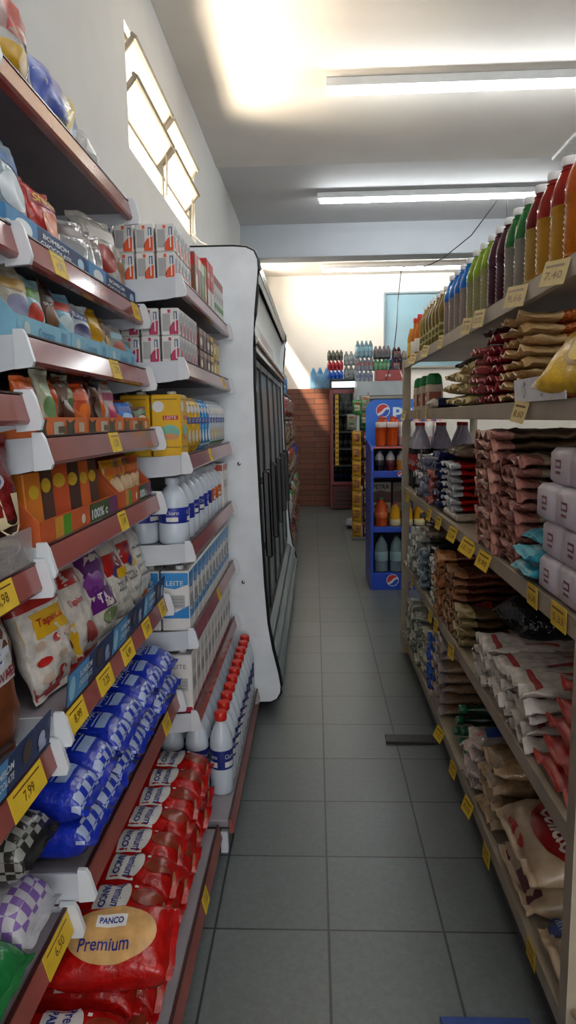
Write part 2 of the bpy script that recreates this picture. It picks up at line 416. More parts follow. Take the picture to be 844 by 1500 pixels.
# ---- tube lamps under the ceiling
TUBE = emis('eef6ff', 60.)
HOUS = hard('e6e8ea', .4)
def lamp(xa, xb, y, z, label):
    t = empty('tube_lamp', ((xa+xb)/2, y, z)); L = xb-xa; tag(t, label, 'ceiling lamp', None)
    b = MB(); b.box(-L/2, L/2, -.03, .03, -.055, 0, HOUS, .006); b.box(-L/2, L/2, -.048, .048, -.064, -.054, HOUS, .003); b.build('housing', t)
    b = MB(); b.lathe([(.016, -L/2+.03), (.016, L/2-.03)], TUBE, 12, (0, 0, -.088), Matrix.Rotation(PI/2, 3, 'Y')); b.build('tube', t)
    for sx in (-1, 1):
        b = MB(); b.box(sx*(L/2-.03)-.015, sx*(L/2-.03)+.015, -.012, .012, -.100, -.062, HOUS, .003); b.build('end_cap', t)
lamp(.09, 2.5, 4.82, HC-.002, 'lit white tube lamp on the ceiling nearest the camera')
lamp(.05, 2.46, 7.2, HC+.03, 'lit white tube lamp on the darker ceiling strip before the beam')
lamp(.11, 2.36, 10.2, HC-.022, 'lit white tube lamp on the back ceiling beyond the beam')
lamp(.09, 2.5, 2.42, HC-.002, 'lit white tube lamp on the ceiling above the camera side of the aisle')
lamp(.09, 2.5, .02, HC-.002, 'lit white tube lamp on the ceiling right above the camera')
lamp(.09, 2.5, -2.0, HC-.002, 'lit white tube lamp on the ceiling behind the camera')
b = MB(); K = ink('2a2a2c')
b.tube([(1.879, 7.2, 3.53), (1.83, 7.3, 3.45), (1.69, 7.6, 3.255), (1.474, 8., 3.12), (1.35, 8.06, 3.07), (1.223, 8.1, 3.033), (1.10, 8.13, 3.045), (1.04, 8.15, 3.065), (1.015, 8.15, 3.02), (1.0, 8.15, 2.85), (.982, 8.15, 2.69), (.97, 8.15, 2.4), (.955, 8.3, 2.1), (.95, 9.02, 1.845)], .006, K, 6)
tag(b.build('power_cable'), 'thin dark cable sagging from the middle tube lamp down to the white fridge', 'cable')
b = MB(); b.tube([(1.95, 7.2, 3.58), (1.95, 7.2, 3.3), (1.952, 7.2, 3.0)], .004, K, 6)
tag(b.build('hanging_wire'), 'straight thin wire hanging from the middle tube lamp', 'wire')
b = MB(); b.box(2.09, 2.9, 5.79, 6.34, HC-.03, HC-.001, mat('e9ebec', .5, 'white_panel'), .006)
tag(b.build('ceiling_panel'), 'flat white panel on the ceiling above the bottle shelf, at the right', 'ceiling panel')
# ================================================================== left gondolas
RAIL = mat('8c4a44', .16, 'rail_plastic', scale=3., bump=.02, vary=.10)
WHITE_ST = metal('c9ccd4', .4)
BOARD = metal('8a8288', .38)
DARKST = metal('4a4448', .5)
TAGY = paper('d9b32a'); TAGP = ink('6b4a12')
GREY = paper('b9b9bd')
def pricetag(parent, x, y, z, s, facing=1, w=.06, h=.04, m=None, tilt=0.):
    b = MB(); b.box(-.0008, .0008, -w/2, w/2, -h/2, h/2, m or TAGY)
    fn = lambda tx, ty: (.0014, tx, ty)
    b.text(s, .0, -.003, TAGP, fn, h=h*.42, bold=.01); b.rect(-w*.4, w*.4, h*.28, h*.34, TAGP, fn, 1)
    o = b.build('price_tag', parent, 0); o.location = (x, y, z); o.rotation_euler = (0, tilt, 0 if facing > 0 else PI)
    return o
def gondola(label, y0, y1, shelves, base, back_h, tags, feet=True):
    """shelves: list of (front x, lower edge of its rail)"""
    u = empty('gondola_shelving', (-.6, (y0+y1)/2, 0)); tag(u, label, 'shelving unit', 'shelving units along the left wall')
    ox, oy = -.6, (y0+y1)/2
    b = MB(); b.box(XW+.012-ox, XW+.03-ox, y0+.02-oy, y1-.02-oy, .05, back_h, metal('6d666a', .5), .002); b.build('back_panel', u)
    for ye in (y0, y1):
        b = MB(); b.box(XW+.005-ox, XW+.045-ox, ye-(.0 if ye == y0 else .02)-oy, ye+(.02 if ye == y0 else .0)-oy, 0, back_h+.01, WHITE_ST, .003); b.build('upright', u)
    for k, (xf, zl) in enumerate(list(shelves)+[base]):
        isb = k == len(shelves)
        zs = zl+.042
        b = MB(); b.box(XW+.046-ox, xf-.018-ox, y0+.006-oy, y1-.006-oy, zs-.024, zs, BOARD, .003)
        s = b.build('shelf' if not isb else 'base_deck', u)
        b = MB(); e = .004
        b.prism([(xf-.016-ox, zl), (xf-.003-ox, zl+.002), (xf-ox, zl+.008), (xf-.010-ox, zl+.048), (xf-.016-ox, zl+.050)], 'y', y0+.004-oy, y1-.004-oy, RAIL)
        b.box(xf-.0165-ox, xf-.009-ox, y0+.004-oy, y1-.004-oy, zl+.050, zl+.053, mat('3a1512', .3, 'rail_edge'))
        b.build('price_rail', s)
        if not isb:
            for ye, sg in ((y0+.003, -1), (y1-.003, 1)):
                b = MB()
                b.prism([(XW+.046-ox, zs-.002), (xf-.09-ox, zs+.004), (xf-.022-ox, zl+.050), (xf-.02-ox, zl-.004), (xf-.05-ox, zl-.010), (XW+.046-ox, zl-.04)], 'y', ye-.0025-oy, ye+.0025-oy, WHITE_ST)
                b.build('bracket', s)
                e = .012 if sg > 0 else 0.
                b = MB(); b.prism([(xf-.024-ox, zl-.006-e*.4), (xf+.004+e-ox, zl-.003-e*.4), (xf+.008+e-ox, zl+.006), (xf-.003+e-ox, zl+.048), (xf-.009+e-ox, zl+.058), (xf-.024-ox, zl+.058)], 'y', ye-.0045-oy, ye+.0045-oy, hard('d9dce2')); b.build('end_cap', s)
        for (yt, st, wd) in tags.get(k, ()):
            pricetag(s, xf-.0045-ox, yt-oy, zl+.028, st, 1, wd, .044, tilt=math.radians(-14))
    b = MB(); b.box(XW+.05-ox, base[0]-.06-ox, y0+.02-oy, y1-.02-oy, .012, base[1]+.016, DARKST, .003); b.build('kick_plate', u)
    if feet:
        for ye in (y0+.02, y1-.03):
            b = MB(); b.box(base[0]-.045-ox, base[0]-.022-ox, ye-.012-oy, ye+.012-oy, .0, base[1]+.0, WHITE_ST, .002); b.build('foot', u)
    return u
M1S = [(-.49, 1.89), (-.472, 1.612), (-.462, 1.442), (-.442, 1.275), (-.447, 1.09), (-.437, .788), (-.412, .49)]
M2S = [(-.36, 1.695), (-.36, 1.468), (-.36, 1.20), (-.36, .94), (-.36, .675), (-.36, .415)]
M0S = [(-.49, 1.90), (-.462, 1.605), (-.462, 1.345), (-.46, 1.065), (-.455, .745), (-.445, .43)]
gondola('narrow wall shelving unit beside the fridge holding milk cartons and white bottles', 1.93, 2.945, M2S, (-.262, .07), 1.95, {1: [(2.75, '6,99', .05)], 2: [(2.35, '7,49', .05)], 4: [(2.45, '5,29', .05)]})
gondola('middle wall shelving unit holding display trays and the blue and red bread loaves', 1.10, 1.916, M1S, (-.297, .06), 2.0,
        {1: [(1.3, '4,99', .07), (1.85, '3,50', .06)], 2: [(1.6, '2,79', .07)], 3: [(1.5, '1,29', .07)], 4: [(1.55, '1,49', .06)], 5: [(1.16, '8,99', .085), (1.33, '7,25', .09), (1.50, '6,49', .09), (1.68, '5,99', .07), (1.86, '5,49', .06)], 6: [(1.75, '9,90', .07)], 7: [(1.62, '7,50', .06)]})
gondola('wall shelving unit nearest the camera, cut by the left edge', .18, 1.095, M0S, (-.297, .03), 2.0, {3: [(.95, '5,98', .09)], 4: [(.98, '7,99', .12), (.82, '7,99', .07)], 5: [(1.03, '6,50', .11)]})

# ---------- small helpers for things on the left (their fronts face +x)
def cart(w, d, h, base, bands=(), texts=(), cap=None, gable=False, spots=(), name='carton', ends=None):
    """upright carton: front face at x=0 facing +x, width w along y, depth d back along -x; bands on front/end faces: (z0,z1,material)"""
    b = MB(); b.box(-d, 0, -w/2, w/2, 0, h, base, .003)
    ff = lambda x, y: (.0007, x, y)
    fe = lambda x, y: (-d/2+x, -w/2-.0007, y)
    for z0, z1, m in bands:
        b.rect(-w/2+.003, w/2-.003, z0, z1, m, ff, 1); b.rect(-d/2+.003, d/2-.003, z0, z1, m, fe, 1)
    for s, z, hh, m in texts:
        ff2 = lambda x, y: (.0013, x, y); fe2 = lambda x, y: (-d/2+x, -w/2-.0013, y)
        b.text(s, 0, z, m, ff2, w=w*.78, h=hh, bold=.01); b.text(s, 0, z, m, fe2, w=min(d*.8, w*1.4), h=hh, bold=.01)
    for cx, z, rx, ry, m in spots:
        b.ell(cx*w, z, rx*w, ry, m, lambda x, y: (.0011, x, y), 18); b.ell(cx*d, z, rx*d, ry, m, lambda x, y: (-d/2+x, -w/2-.0011, y), 18)
    o = b.build(name)
    if gable:
        g = MB(); g.prism([(-d, h-.001), (-d*.55, h+d*.32), (-d*.55, h+d*.32+.012), (-d*.45, h+d*.32+.012), (-d*.45, h+d*.32), (0, h-.001)], 'y', -w/2+.001, w/2-.001, base); g.build('gable_top', o)
    if cap:
        g = MB(); g.lathe([(.012, 0), (.012, .012), (.010, .014)], cap, 14, (-d*.5, 0, h)); g.build('cap', o)
    return o
def bag_up(w, h, t, m, matfn=None, decor=None, seed=0, name='bag', lean=0., p=3.2, wr=.002, fin=.06, nv=20):
    """bag standing upright, printed front towards +x, leaning back by `lean`"""
    b, top = pillow(h, w, t, m, matfn, seed=seed, p=p, wr=wr, fin=fin, nv=nv)
    if decor: decor(b, lambda tx, ty: top(ty, tx))
    return b.build(name, None, 60, Matrix.Translation((0, 0, t*math.sin(lean))) @ Matrix.Rotation(-lean, 4, 'Y') @ Matrix.Translation((-t, 0, 0)) @ stand())

# ---------- m2: cartons, bottles
W_, PK, ORG, RED, BLU, YEL, DKB, LBL = carton('d9d6d4'), carton('b0335a'), carton('d9542c'), carton('b5221e'), carton('1d3f9c'), carton('d9a813'), carton('17246e'), carton('3f8fd0')
GRYP = paper('a7a5a6'); BRN = carton('5a2e22'); GRN = carton('3f8a35'); CREAM = carton('d8cbb0'); SKY = carton('2f86c8')
def lab_row(base, k, n, end='near end'):
    return f'{base}, {ORD[k]} from the {end}'
def juice(col, side):
    d, w, h = .052, .046, .076
    b = MB(); b.box(-d, 0, -w/2, w/2, 0, h, W_, .003)
    ff = lambda x, y: (.0007, x, y); fe = lambda x, y: (-d/2+x, -w/2-.0007, y)
    for fn, ww in ((ff, w), (fe, d)):
        b.poly([(-ww*.02, .003), (ww*.46, .003), (ww*.47, .042), (ww*.30, .040), (ww*.14, .034), (-ww*.02, .022)], col, fn); b.rect(ww*.22, ww*.42, .044, .066, ink('5a6a8a'), fn, 1)
        b.rect(-ww*.40, ww*.02, .012, .060, GRYP, fn, 1)
        b.rect(-ww*.1, ww*.05, .062, .071, col, fn, 1)
    b.tube([(-.010, -w/2-.002, .012), (-.010, -w/2-.002, .062)], .0018, hard('e8e8e8'), 6)
    o = b.build('juice_carton'); return o
PJ1, PJ2 = Proto(lambda: juice(ORG, 0)), Proto(lambda: juice(PK, 0))
rn = ['bottom', 'top']
for (P_, zb, xf, nm, grp, cols, cc) in ((PJ1, 1.738, -.385, 'white and orange juice carton', 'orange juice cartons on the top shelf', 5, 4), (PJ2, 1.511, -.38, 'white and pink juice carton', 'pink juice cartons on the second shelf', 6, 4)):
    for lay in range(2):
        for k in range(cols):                         # cartons along the aisle
            for r in range(cc if k == 0 else 1):
                P_.put((xf-r*.058, 1.965+k*.050, zb+lay*.0765), 0, f'{nm}, {rn[lay]} layer, ' + (f'{ORD[k]} from the near end along the rail' if r == 0 else f'{ORD[r]} back from the rail at the near end'), 'juice carton', grp)
def boxpack(h, w, d, c1, c2, c3):
    b = MB(); b.box(-d, 0, -w/2, w/2, 0, h, c1, .003)
    ff = lambda x, y: (.0007, x, y); fe = lambda x, y: (-d/2+x, -w/2-.0007, y)
    for fn, ww in ((ff, w), (fe, d)):
        b.rect(-ww/2+.002, ww/2-.002, h*.72, h*.95, c2, fn, 1); b.ell(0, h*.38, ww*.33, h*.2, c3, fn, 16); b.rect(-ww*.3, ww*.3, h*.08, h*.13, c2, fn, 1)
    return b.build('snack_box')
y = 2.245
for k, (nm, h, w, c1, c2, c3) in enumerate((('brown biscuit box', .15, .06, carton('7a4a34'), RED, CREAM), ('dark red biscuit box', .15, .06, carton('7c2420'), CREAM, BRN), ('green biscuit box', .145, .055, carton('557a33'), CREAM, GRN), ('brown and cream biscuit box', .15, .055, carton('8a6a4a'), GRN, CREAM))):
    o = boxpack(h, w, .12, c1, c2, c3); o.location = (-.381, y+w/2, 1.738); y += w+.003; tag(o, nm + ' on the top shelf beside the orange juice cartons', 'biscuit box')
P_ = Proto(lambda: cart(.075, .12, .185, RED, [(.10, .165, carton('c8302a')), (.02, .08, W_)], [('MIX', .13, .02, W_)], name='cereal_box'))
for k in range(2): P_.put((-.380, 2.53+k*.078, 1.738), 0, f'tall red box on the top shelf of the narrow unit, {ORD[k]} from the near end', 'box', 'tall red boxes')
P_ = Proto(lambda: cart(.062, .11, .165, W_, [(.13, .16, carton('8a5a3a')), (.04, .06, GRN)], [('LEVE', .09, .022, carton('7a5a44'))], spots=[(0, .145, .3, .014, RED)], name='cereal_box'))
for k in range(4): P_.put((-.380, 2.69+k*.062, 1.738), 0, f'white box with a brown picture on the top shelf, {ORD[k]} from the fridge', 'box', 'white boxes beside the fridge')
y = 2.28
for k, (nm, h, c1, c2, c3) in enumerate((('dark brown', .13, carton('4a2a24'), carton('8c6a5c'), CREAM), ('brown', .12, carton('5c3428'), carton('a08070'), BRN), ('dark purple', .12, carton('3a2028'), carton('8c6a5c'), CREAM), ('black', .115, carton('2a1c1c'), YEL, CREAM), ('yellow', .12, carton('b89a3a'), BRN, CREAM), ('pale yellow', .12, carton('c4ac5c'), BRN, YEL))):
    h = .072
    pr = Proto(lambda: boxpack(h, .072, .09, c1, c2, c3))
    for lay in range(2):
        pr.put((-.38, y+.036, 1.511+lay*(h+.001)), 0, f'{nm} chocolate drink box on the second shelf, {rn[lay]} of two', 'box')
    y += .078
# shelf 3: milk powder pouches
def milkpouch(m, d1, d2, txt, seed, w=.062, h=.178):
    def dec(b, fn):
        b.rect(-w*.33, w*.33, .095, .115, RED if m is YEL else BLU, fn, 4); b.text(txt, 0, .105, W_, fn2(fn), w=w*.55, h=.010)
        b.ell(-w*.1, .14, w*.26, .013, W_, fn); b.ell(0, .055, w*.3, .022, d1, fn); b.rect(-w*.38, w*.38, .018, .026, d2, fn, 3)
    return bag_up(w, h, .055, m, None, dec, seed, 'milk_pouch', p=7., fin=.035, wr=.0012)
def fn2(fn):
    def g(x, y):
        p = fn(x, y); return (p[0], p[1], p[2]+.0006)
    return g
py = 1.985
def yb():
    d, w, h = .085, .105, .18
    b = MB(); b.box(-d, 0, -w/2, w/2, 0, h, YEL, .004); o_ = .0007
    ff = lambda x, y: (o_, x, y); fe = lambda x, y: (-d/2+x, -w/2-o_, y)
    ff2 = lambda x, y: (.0014, x, y); fe2 = lambda x, y: (-d/2+x, -w/2-.0014, y)
    for fn, fq, ww in ((ff, ff2, w), (fe, fe2, d)):
        b.rect(-ww*.47, ww*.47, .028, .031, carton('8a6a10'), fn, 1); b.rect(-ww*.4, ww*.4, .165, .168, carton('8a6a10'), fn, 1)
        b.ell(-ww*.25, .146, ww*.2, .016, W_, fn, 20); b.rect(-ww*.1, ww*.42, .108, .120, RED, fn, 1); b.text('LEITE', ww*.16, .114, W_, fq, w=ww*.4, h=.008)
        b.ell(ww*.12, .072, ww*.34, .022, carton('6fae9a'), fn, 20); b.ell(ww*.12, .06, ww*.3, .009, carton('c48a5a'), fq, 20)
    o = b.build('milk_powder_pack')
    g = MB(); g.lathe([(.014, 0), (.014, .008), (.012, .010)], hard('d8d4c0'), 14, (-d*.4, 0, h)); g.build('cap', o)
    return o
P_ = Proto(yb)
P_.put((-.385, 1.992, 1.243), 0, 'big yellow milk powder pack at the near corner of the third shelf', 'milk pack', 'yellow milk packs')
P_.put((-.475, 1.992, 1.243), 0, 'big yellow milk powder pack behind the near corner one on the third shelf', 'milk pack', 'yellow milk packs')
P_ = Proto(lambda: milkpouch(film('d0a01a'), carton('c8c0a8'), carton('8c6a14'), 'LEITE', 3))
for k in range(4): P_.put((-.385, 2.075+k*.064, 1.243), 0, f'slim yellow milk pouch, {ORD[k]} from the big yellow pack', 'milk pouch', 'slim yellow milk pouches')
P_ = Proto(lambda: milkpouch(film('2f86c4'), carton('d8e4ec'), carton('c8d8e8'), 'LEITE', 4))
for k in range(3): P_.put((-.385, 2.335+k*.064, 1.243), 0, f'blue milk pouch on the third shelf, {ORD[k]} from the yellow ones', 'milk pouch', 'blue milk pouches')
P_ = Proto(lambda: milkpouch(film('c4ccd4'), carton('c8a858'), carton('3f7a3a'), 'LEITE', 5))
for k in range(6): P_.put((-.385, 2.535+k*.067, 1.243), 0, f'white and green milk pouch on the third shelf, {ORD[k]} from the blue ones', 'milk pouch', 'white milk pouches')
# shelf 4: white bottles with a blue label
WB = hard('c9d2de', .25)
def whitebottle(r, h, lab, lab2, cap, caph=.02, neck=.38):
    b = MB()
    prof = [(r*.9, 0), (r, .006), (r, h*.28), (r*.985, h*.30), (r*.985, h*.60), (r, h*.62), (r*.97, h*.70), (r*.8, h*.80), (r*.55, h*.89), (r*neck, h*.93), (r*neck, h)]
    b.lathe(prof, WB, 22); o = b.build('white_bottle', None, 50)
    q = MB(); q.lathe([(r*1.004, h*.34), (r*1.008, h*.345), (r*1.008, h*.585), (r*1.004, h*.59)], lab, 22, mf=None)
    for a0 in (0, 1.6, 3.2, 4.8):
        fn = lambda x, y: (r*1.016*math.cos(a0+x/r), r*1.016*math.sin(a0+x/r), y)
        q.rect(-.018, .018, h*.37, h*.44, lab2, fn, 5)
        q.text('Cloro', 0, h*.51, W_, fn, w=r*.9, h=h*.06)
    q.build('label', o, 50)
    q = MB(); q.lathe([(r*neck*1.25, 0), (r*neck*1.3, .003), (r*neck*1.3, caph*.85), (r*neck*1.15, caph)], cap, 18, (0, 0, h*.955)); q.build('cap', o, 50)
    return o
P_ = Proto(lambda: whitebottle(.046, .185, carton('1c2c8c'), W_, hard('c9d2de')))
for k in range(6): P_.put((-.427, 1.995+k*.093, .984), k*.4, f'white bottle with a blue label on the fourth shelf, {ORD[k]} from the near end', 'bottle', 'white bottles with blue labels')
P_.put((-.522, 2.0, .984), 1, 'white bottle with a blue label behind the nearest one on the fourth shelf', 'bottle', 'white bottles with blue labels')
P_ = Proto(lambda: whitebottle(.042, .18, carton('c4581c'), W_, hard('d9dce2')))
for k in range(3): P_.put((-.424, 2.545+k*.084, .984), k*.4, f'white bottle with an orange label on the fourth shelf, {ORD[k]} from the blue labels', 'bottle', 'white bottles with orange labels')
P_ = Proto(lambda: cart(.06, .10, .185, W_, [(.155, .18, carton('b8381c'))], [('OOO', .10, .03, carton('8a7a74'))], name='carton'))
for k in range(2): P_.put((-.380, 2.79+k*.062, .984), 0, f'white carton with a red top on the fourth shelf, {ORD[k]} from the orange labels', 'carton', 'white cartons with red tops')
# shelf 5 and 6: long-life milk
def milk(top, low, base, txt):
    w, d, h = .072, .085, .185
    b = MB(); b.box(-d, 0, -w/2, w/2, 0, h, W_, .003)
    ff = lambda x, y: (.0007, x, y); fe = lambda x, y: (-d/2+x, -w/2-.0007, y)
    for fn, ww in ((ff, w), (fe, d)):
        if top: b.poly([(-ww/2+.002, h*.97), (-ww/2+.002, h*.74), (0, h*.70), (ww/2-.002, h*.78), (ww/2-.002, h*.97)], top, fn)
        if low: b.poly([(-ww/2+.002, .04), (ww/2-.002, .04), (ww/2-.002, .08), (0, .058), (-ww/2+.002, .07)], low, fn)
        if base: b.rect(-ww/2+.002, ww/2-.002, .002, .02, base, fn, 1)
        fq = (lambda x, y: (.0013, x, y)) if fn is ff else (lambda x, y: (-d/2+x, -w/2-.0013, y))
        b.rect(-ww*.34, ww*.34, h*.38, h*.60, GRYP, fn, 1); b.text(txt, 0, h*.80, W_ if top else carton('5a5a60'), fq, w=ww*.6, h=.014)
        for q in range(3): b.rect(-ww*.3, ww*.28, h*(.42+.055*q), h*(.43+.055*q), ink('77787c'), fq, 1)
    o = b.build('milk_carton')
    c = MB(); c.lathe([(.013, 0), (.013, .010), (.011, .012)], hard('d8dade'), 14, (-d*.4, 0, h)); c.build('cap', o)
    return o
P5, P6 = Proto(lambda: milk(SKY, carton('2a7ec0'), None, 'LEITE')), Proto(lambda: milk(None, None, carton('a8203c'), 'LEITE'))
for k in range(12): P5.put((-.380, 1.985+k*.0765, .719), 0, f'white milk carton with blue bands, {ORD[k]} from the near end of the fifth shelf', 'milk carton', 'blue banded milk cartons')
for r in (1, 2): P5.put((-.380-r*.090, 1.985, .719), 0, f'white milk carton with blue bands at the near end, {ORD[r]} back from the rail', 'milk carton', 'blue banded milk cartons')
for k in range(12): P6.put((-.380, 1.985+k*.0765, .459), 0, f'white milk carton with a red foot, {ORD[k]} from the near end of the sixth shelf', 'milk carton', 'red footed milk cartons')
for r in (1, 2): P6.put((-.380-r*.090, 1.985, .459), 0, f'white milk carton with a red foot at the near end, {ORD[r]} back from the rail', 'milk carton', 'red footed milk cartons')
# base: bleach bottles with red caps
P_ = Proto(lambda: whitebottle(.0385, .262, carton('1a2570'), W_, hard('c8261a'), .028, .42))
rows = ['front', 'second', 'third', 'back']
for r in range(4):
    for k in range(11 if r < 2 else 3):
        P_.put((-.322-r*.082, 2.112+k*.0785, .113), .8+k*.1, f'red-capped white bleach bottle, {rows[r]} row of the bottom deck, {ORD[k]} from near end', 'bottle', 'bleach bottles with red caps')

# ---------- m1 bottom deck: red bread loaves; seventh shelf: blue ones
REDF = film('a3100c'); BREAD = mat('c79a62', .3, 'toast_behind_film', scale=26., bump=.3, vary=.12); NAVY = ink('1d2a78'); WHF = ink('d8d4d0'); BRWIN = mat('7c2c18', .3, 'toast_behind_film', scale=26., bump=.3, vary=.12)
def loaf(mf, L, W, T, seed, dec):
    b, top = pillow(L, W, T, REDF, mf, seed=seed, p=5.5, q=1.9, n=3.4, fin=.045, wr=.0022, zc=.5, ruff=.006)
    dec(b, top); return b
def redloaf(seed):
    def dec(b, top):
        fn = lambda x, y: top(x, y); f2 = lambda x, y: top(x, y, 1, .0022)
        b.ell(.048, .0, .034, .026, BRWIN, fn)
        b.rect(.098, .162, -.047, .047, WHF, fn, 6); b.ell(.100, .0, .016, .040, WHF, fn, 18)
        b.text('PANCO', .142, .0, NAVY, f2, w=.075, h=.017, rot=PI/2, bold=.03); b.text('Premium', .112, .0, NAVY, f2, w=.084, h=.021, rot=PI/2, bold=.015)
        b.rect(.072, .08, -.03, -.022, WHF, f2, 1)
    b, top = pillow(.26, .112, .095, REDF, None, seed=seed, p=5.5, q=1.9, n=3.4, fin=.05, wr=.0022, ruff=.006)
    dec(b, top)
    # round emblem on the front end
    for a, m in ((.024, BREAD),): 
        b.ell(0, .045, .02, .028, m, lambda x, y: (.0125, x, y), 16)
    b.text('PANCO', 0, .045, NAVY, lambda x, y: (.0118, -x, y), w=.03, h=.009)
    return b.build('bread_loaf', None, 60)
LV = [Proto(lambda s=s: redloaf(s)) for s in (11, 12, 13)]
n = 7; lay_n = ['bottom', 'middle', 'top']
for lay in range(2):
    for k in range(9):
        yy = 1.150+k*.1035+ (0.0 if lay == 0 else .01); s = rnd.uniform(-.04, .04)
        LV[(k+lay) % 3].put((-.326-rnd.uniform(0, .010)-lay*.010, yy, .112+lay*.088), (0, 0, PI+s), f'red bagged bread loaf, {lay_n[lay]} layer, {ORD[k]} from the near end of the bottom deck', 'bread', 'red bagged loaves on the bottom deck')
def bigloaf():
    b, top = pillow(.235, .135, .10, REDF, None, seed=21, p=5.5, q=1.9, n=3.2, fin=.05, wr=.0022, ruff=.006)
    fn = lambda x, y: top(.1175-x, -y, 1, .0026)
    f2 = lambda x, y: top(.1175-x, -y, 1, .0036)
    b.ell(0, 0, .085, .054, BREAD, fn, 32)
    b.rect(-.032, .026, .010, .034, WHF, f2, 5)
    f3 = lambda x, y: top(.1175-x, -y, 1, .0046)
    b.text('PANCO', -.003, .022, NAVY, f3, w=.046, h=.012, bold=.03)
    b.text('Premium', -.01, -.022, NAVY, f3, w=.095, h=.024, bold=.01)
    return b.build('bread_loaf', None, 60)
o = bigloaf(); o.location = (-.275, 1.18, .30); o.rotation_euler = (math.radians(-20), math.radians(2), PI+.05); tag(o, 'red bread loaf lying on the pile with its label facing up to the camera', 'bread', None)
for k in range(2):
    LV[k].put((-.335, 1.035-k*.108, .20-k*.088), (0, 0, PI+.05), f'red bread loaf under the label-up loaf at the near end, {["farther", "nearer"][k]} of two', 'bread', 'red bagged loaves on the bottom deck')
BLUF = film('12279a'); BRNF = film('2a2c5c'); GING = check_mat('1a30a0', 'a2aecc', 54.); TOAST2 = mat('8a6a50', .3, 'toast_behind_film', scale=26., bump=.3, vary=.12)
def blueloaf(seed):
    def mf(u, c, si):
        if .05 < u < .15 and si > -.1: return GING
        if u < .12 and si < -.55: return BRNF
        return BLUF
    b, top = pillow(.25, .116, .084, BLUF, mf, seed=seed, p=5., q=1.8, n=3.2, fin=.05, wr=.0025, ruff=.006)
    fn = lambda x, y: top(x, y); f2 = lambda x, y: top(x, y, 1, .002)
    b.rect(.052, .074, -.035, .03, ink('93a6cc'), fn, 3); b.text('Tradicional', .094, 0, ink('c4cce0'), f2, w=.084, h=.017, rot=PI/2, bold=.01); b.rect(.079, .082, -.04, .03, ink('93a6cc'), fn, 3)
    b.ell(.06, 0, .012, .03, TOAST2, lambda x, y: top(x, y, -1, .001), 12)
    return b.build('bread_loaf', None, 60)
BL = [Proto(lambda s=s: blueloaf(s)) for s in (31, 32, 33)]
for lay in range(2):
    for k in range(7):
        yy = 1.165+k*.112
        BL[(k+lay) % 3].put((-.400-lay*.008-rnd.uniform(0, .010), yy, .546+lay*.066), (0, rnd.uniform(-.10, -.05)*lay, PI+rnd.uniform(-.05, .05)), f'blue bagged bread loaf with checked end, {["lower", "upper"][lay]} layer, {ORD[k]} from the near end', 'bread', 'blue bagged loaves on the seventh shelf')
# ---------- display trays and what stands in them (middle unit, shelves two to five)
def tray(w, d, hf, hb, mo, mi, print_fn, name='display_tray'):
    b = MB(); t = .0022
    b.box(-d, 0, -w/2, w/2, 0, t, mi); b.box(-t, 0, -w/2, w/2, t, hf, mo)
    b.box(-d, -d+t, -w/2, w/2, t, hb, mi)
    for sy in (-1, 1):
        ya, yb_ = (w/2-t, w/2) if sy > 0 else (-w/2, -w/2+t)
        b.prism([(-t, t), (-t, hf), (-d*.38, hb), (-d+t, hb), (-d+t, t)], 'y', ya, yb_, mo)
    print_fn(b, lambda x, y: (.0008, x, y), lambda x, y: (.0015, x, y), w, hf)
    return b.build(name, None, 0)
DKB2 = paper('20325a'); LB = paper('7fb4cc'); SKYP = paper('4a86b8'); ORP = paper('c8642a'); ORP2 = paper('b8501c'); BRP = paper('4a2c20'); WHP = ink('d4d8dc'); GRP = paper('3f7a2a'); PUR = paper('6a2a6a')
def pr_blue(b, f, f2, w, h):
    b.rect(-w/2, -w*.18, .002, h-.002, SKYP, f, 1); b.rect(-w*.18, w/2, .002, h-.002, DKB2, f, 1)
    b.text('BOMBOM', .02, h*.68, WHP, f2, w=w*.34, h=h*.2, bold=.02); b.text('CHOCOLATE', .02, h*.36, WHP, f2, w=w*.40, h=h*.2, bold=.02)
    b.ell(-w*.33, h*.5, w*.09, h*.3, WHP, f2, 20); b.ell(w*.4, h*.5, w*.05, h*.25, ink('8fb8d8'), f2, 16)
def put_tray(w, d, hf, hb, mo, mi, fn, x, yc, z, label, grp=None):
    o = tray(w, d, hf, hb, mo, mi, fn); o.location = (x, yc, z); tag(o, label, 'display tray', grp); return o
put_tray(.385, .22, .044, .075, SKYP, DKB2, pr_blue, -.492, 1.31, 1.656, 'blue cardboard display tray on the second shelf, nearer of two')
put_tray(.385, .22, .044, .075, SKYP, DKB2, pr_blue, -.492, 1.71, 1.656, 'blue cardboard display tray on the second shelf, farther of two')
def dec_generic(c1, c2, txt, tc, shape=0):
    def dec(b, fn):
        g = fn2(fn)
        def D(w, h): pass
        w, h = dec.w, dec.h
        b.ell(0, h*.42, w*.32, h*.18, c1, fn); b.rect(-w*.40, w*.40, h*.66, h*.82, c2, fn, 4)
        if txt: b.text(txt, 0, h*.74, tc, g, w=w*.66, h=h*.1, bold=.02)
        b.rect(-w*.3, w*.3, h*.14, h*.18, c2, fn, 3)
    return dec
def bag(w, h, t, base, c1, c2, txt, tc, x, y, z, label, cat='bag', lean=.12, rz=0., seed=1, mf=None, group=None, name='snack_bag', p=3.2, wr=.003):
    dec = dec_generic(c1, c2, txt, tc); dec.w, dec.h = w, h
    o = bag_up(w, h, t, base, mf, dec, seed, name, lean, p, wr); o.location = (x, y, z); o.rotation_euler = (0, 0, rz); tag(o, label, cat, group); return o
SIL = mat('a8a4a4', .18, 'foil_film', metal=.5, scale=40., bump=.5, vary=.15); CLR = clear('d8d4d0', .45)
z = 1.66
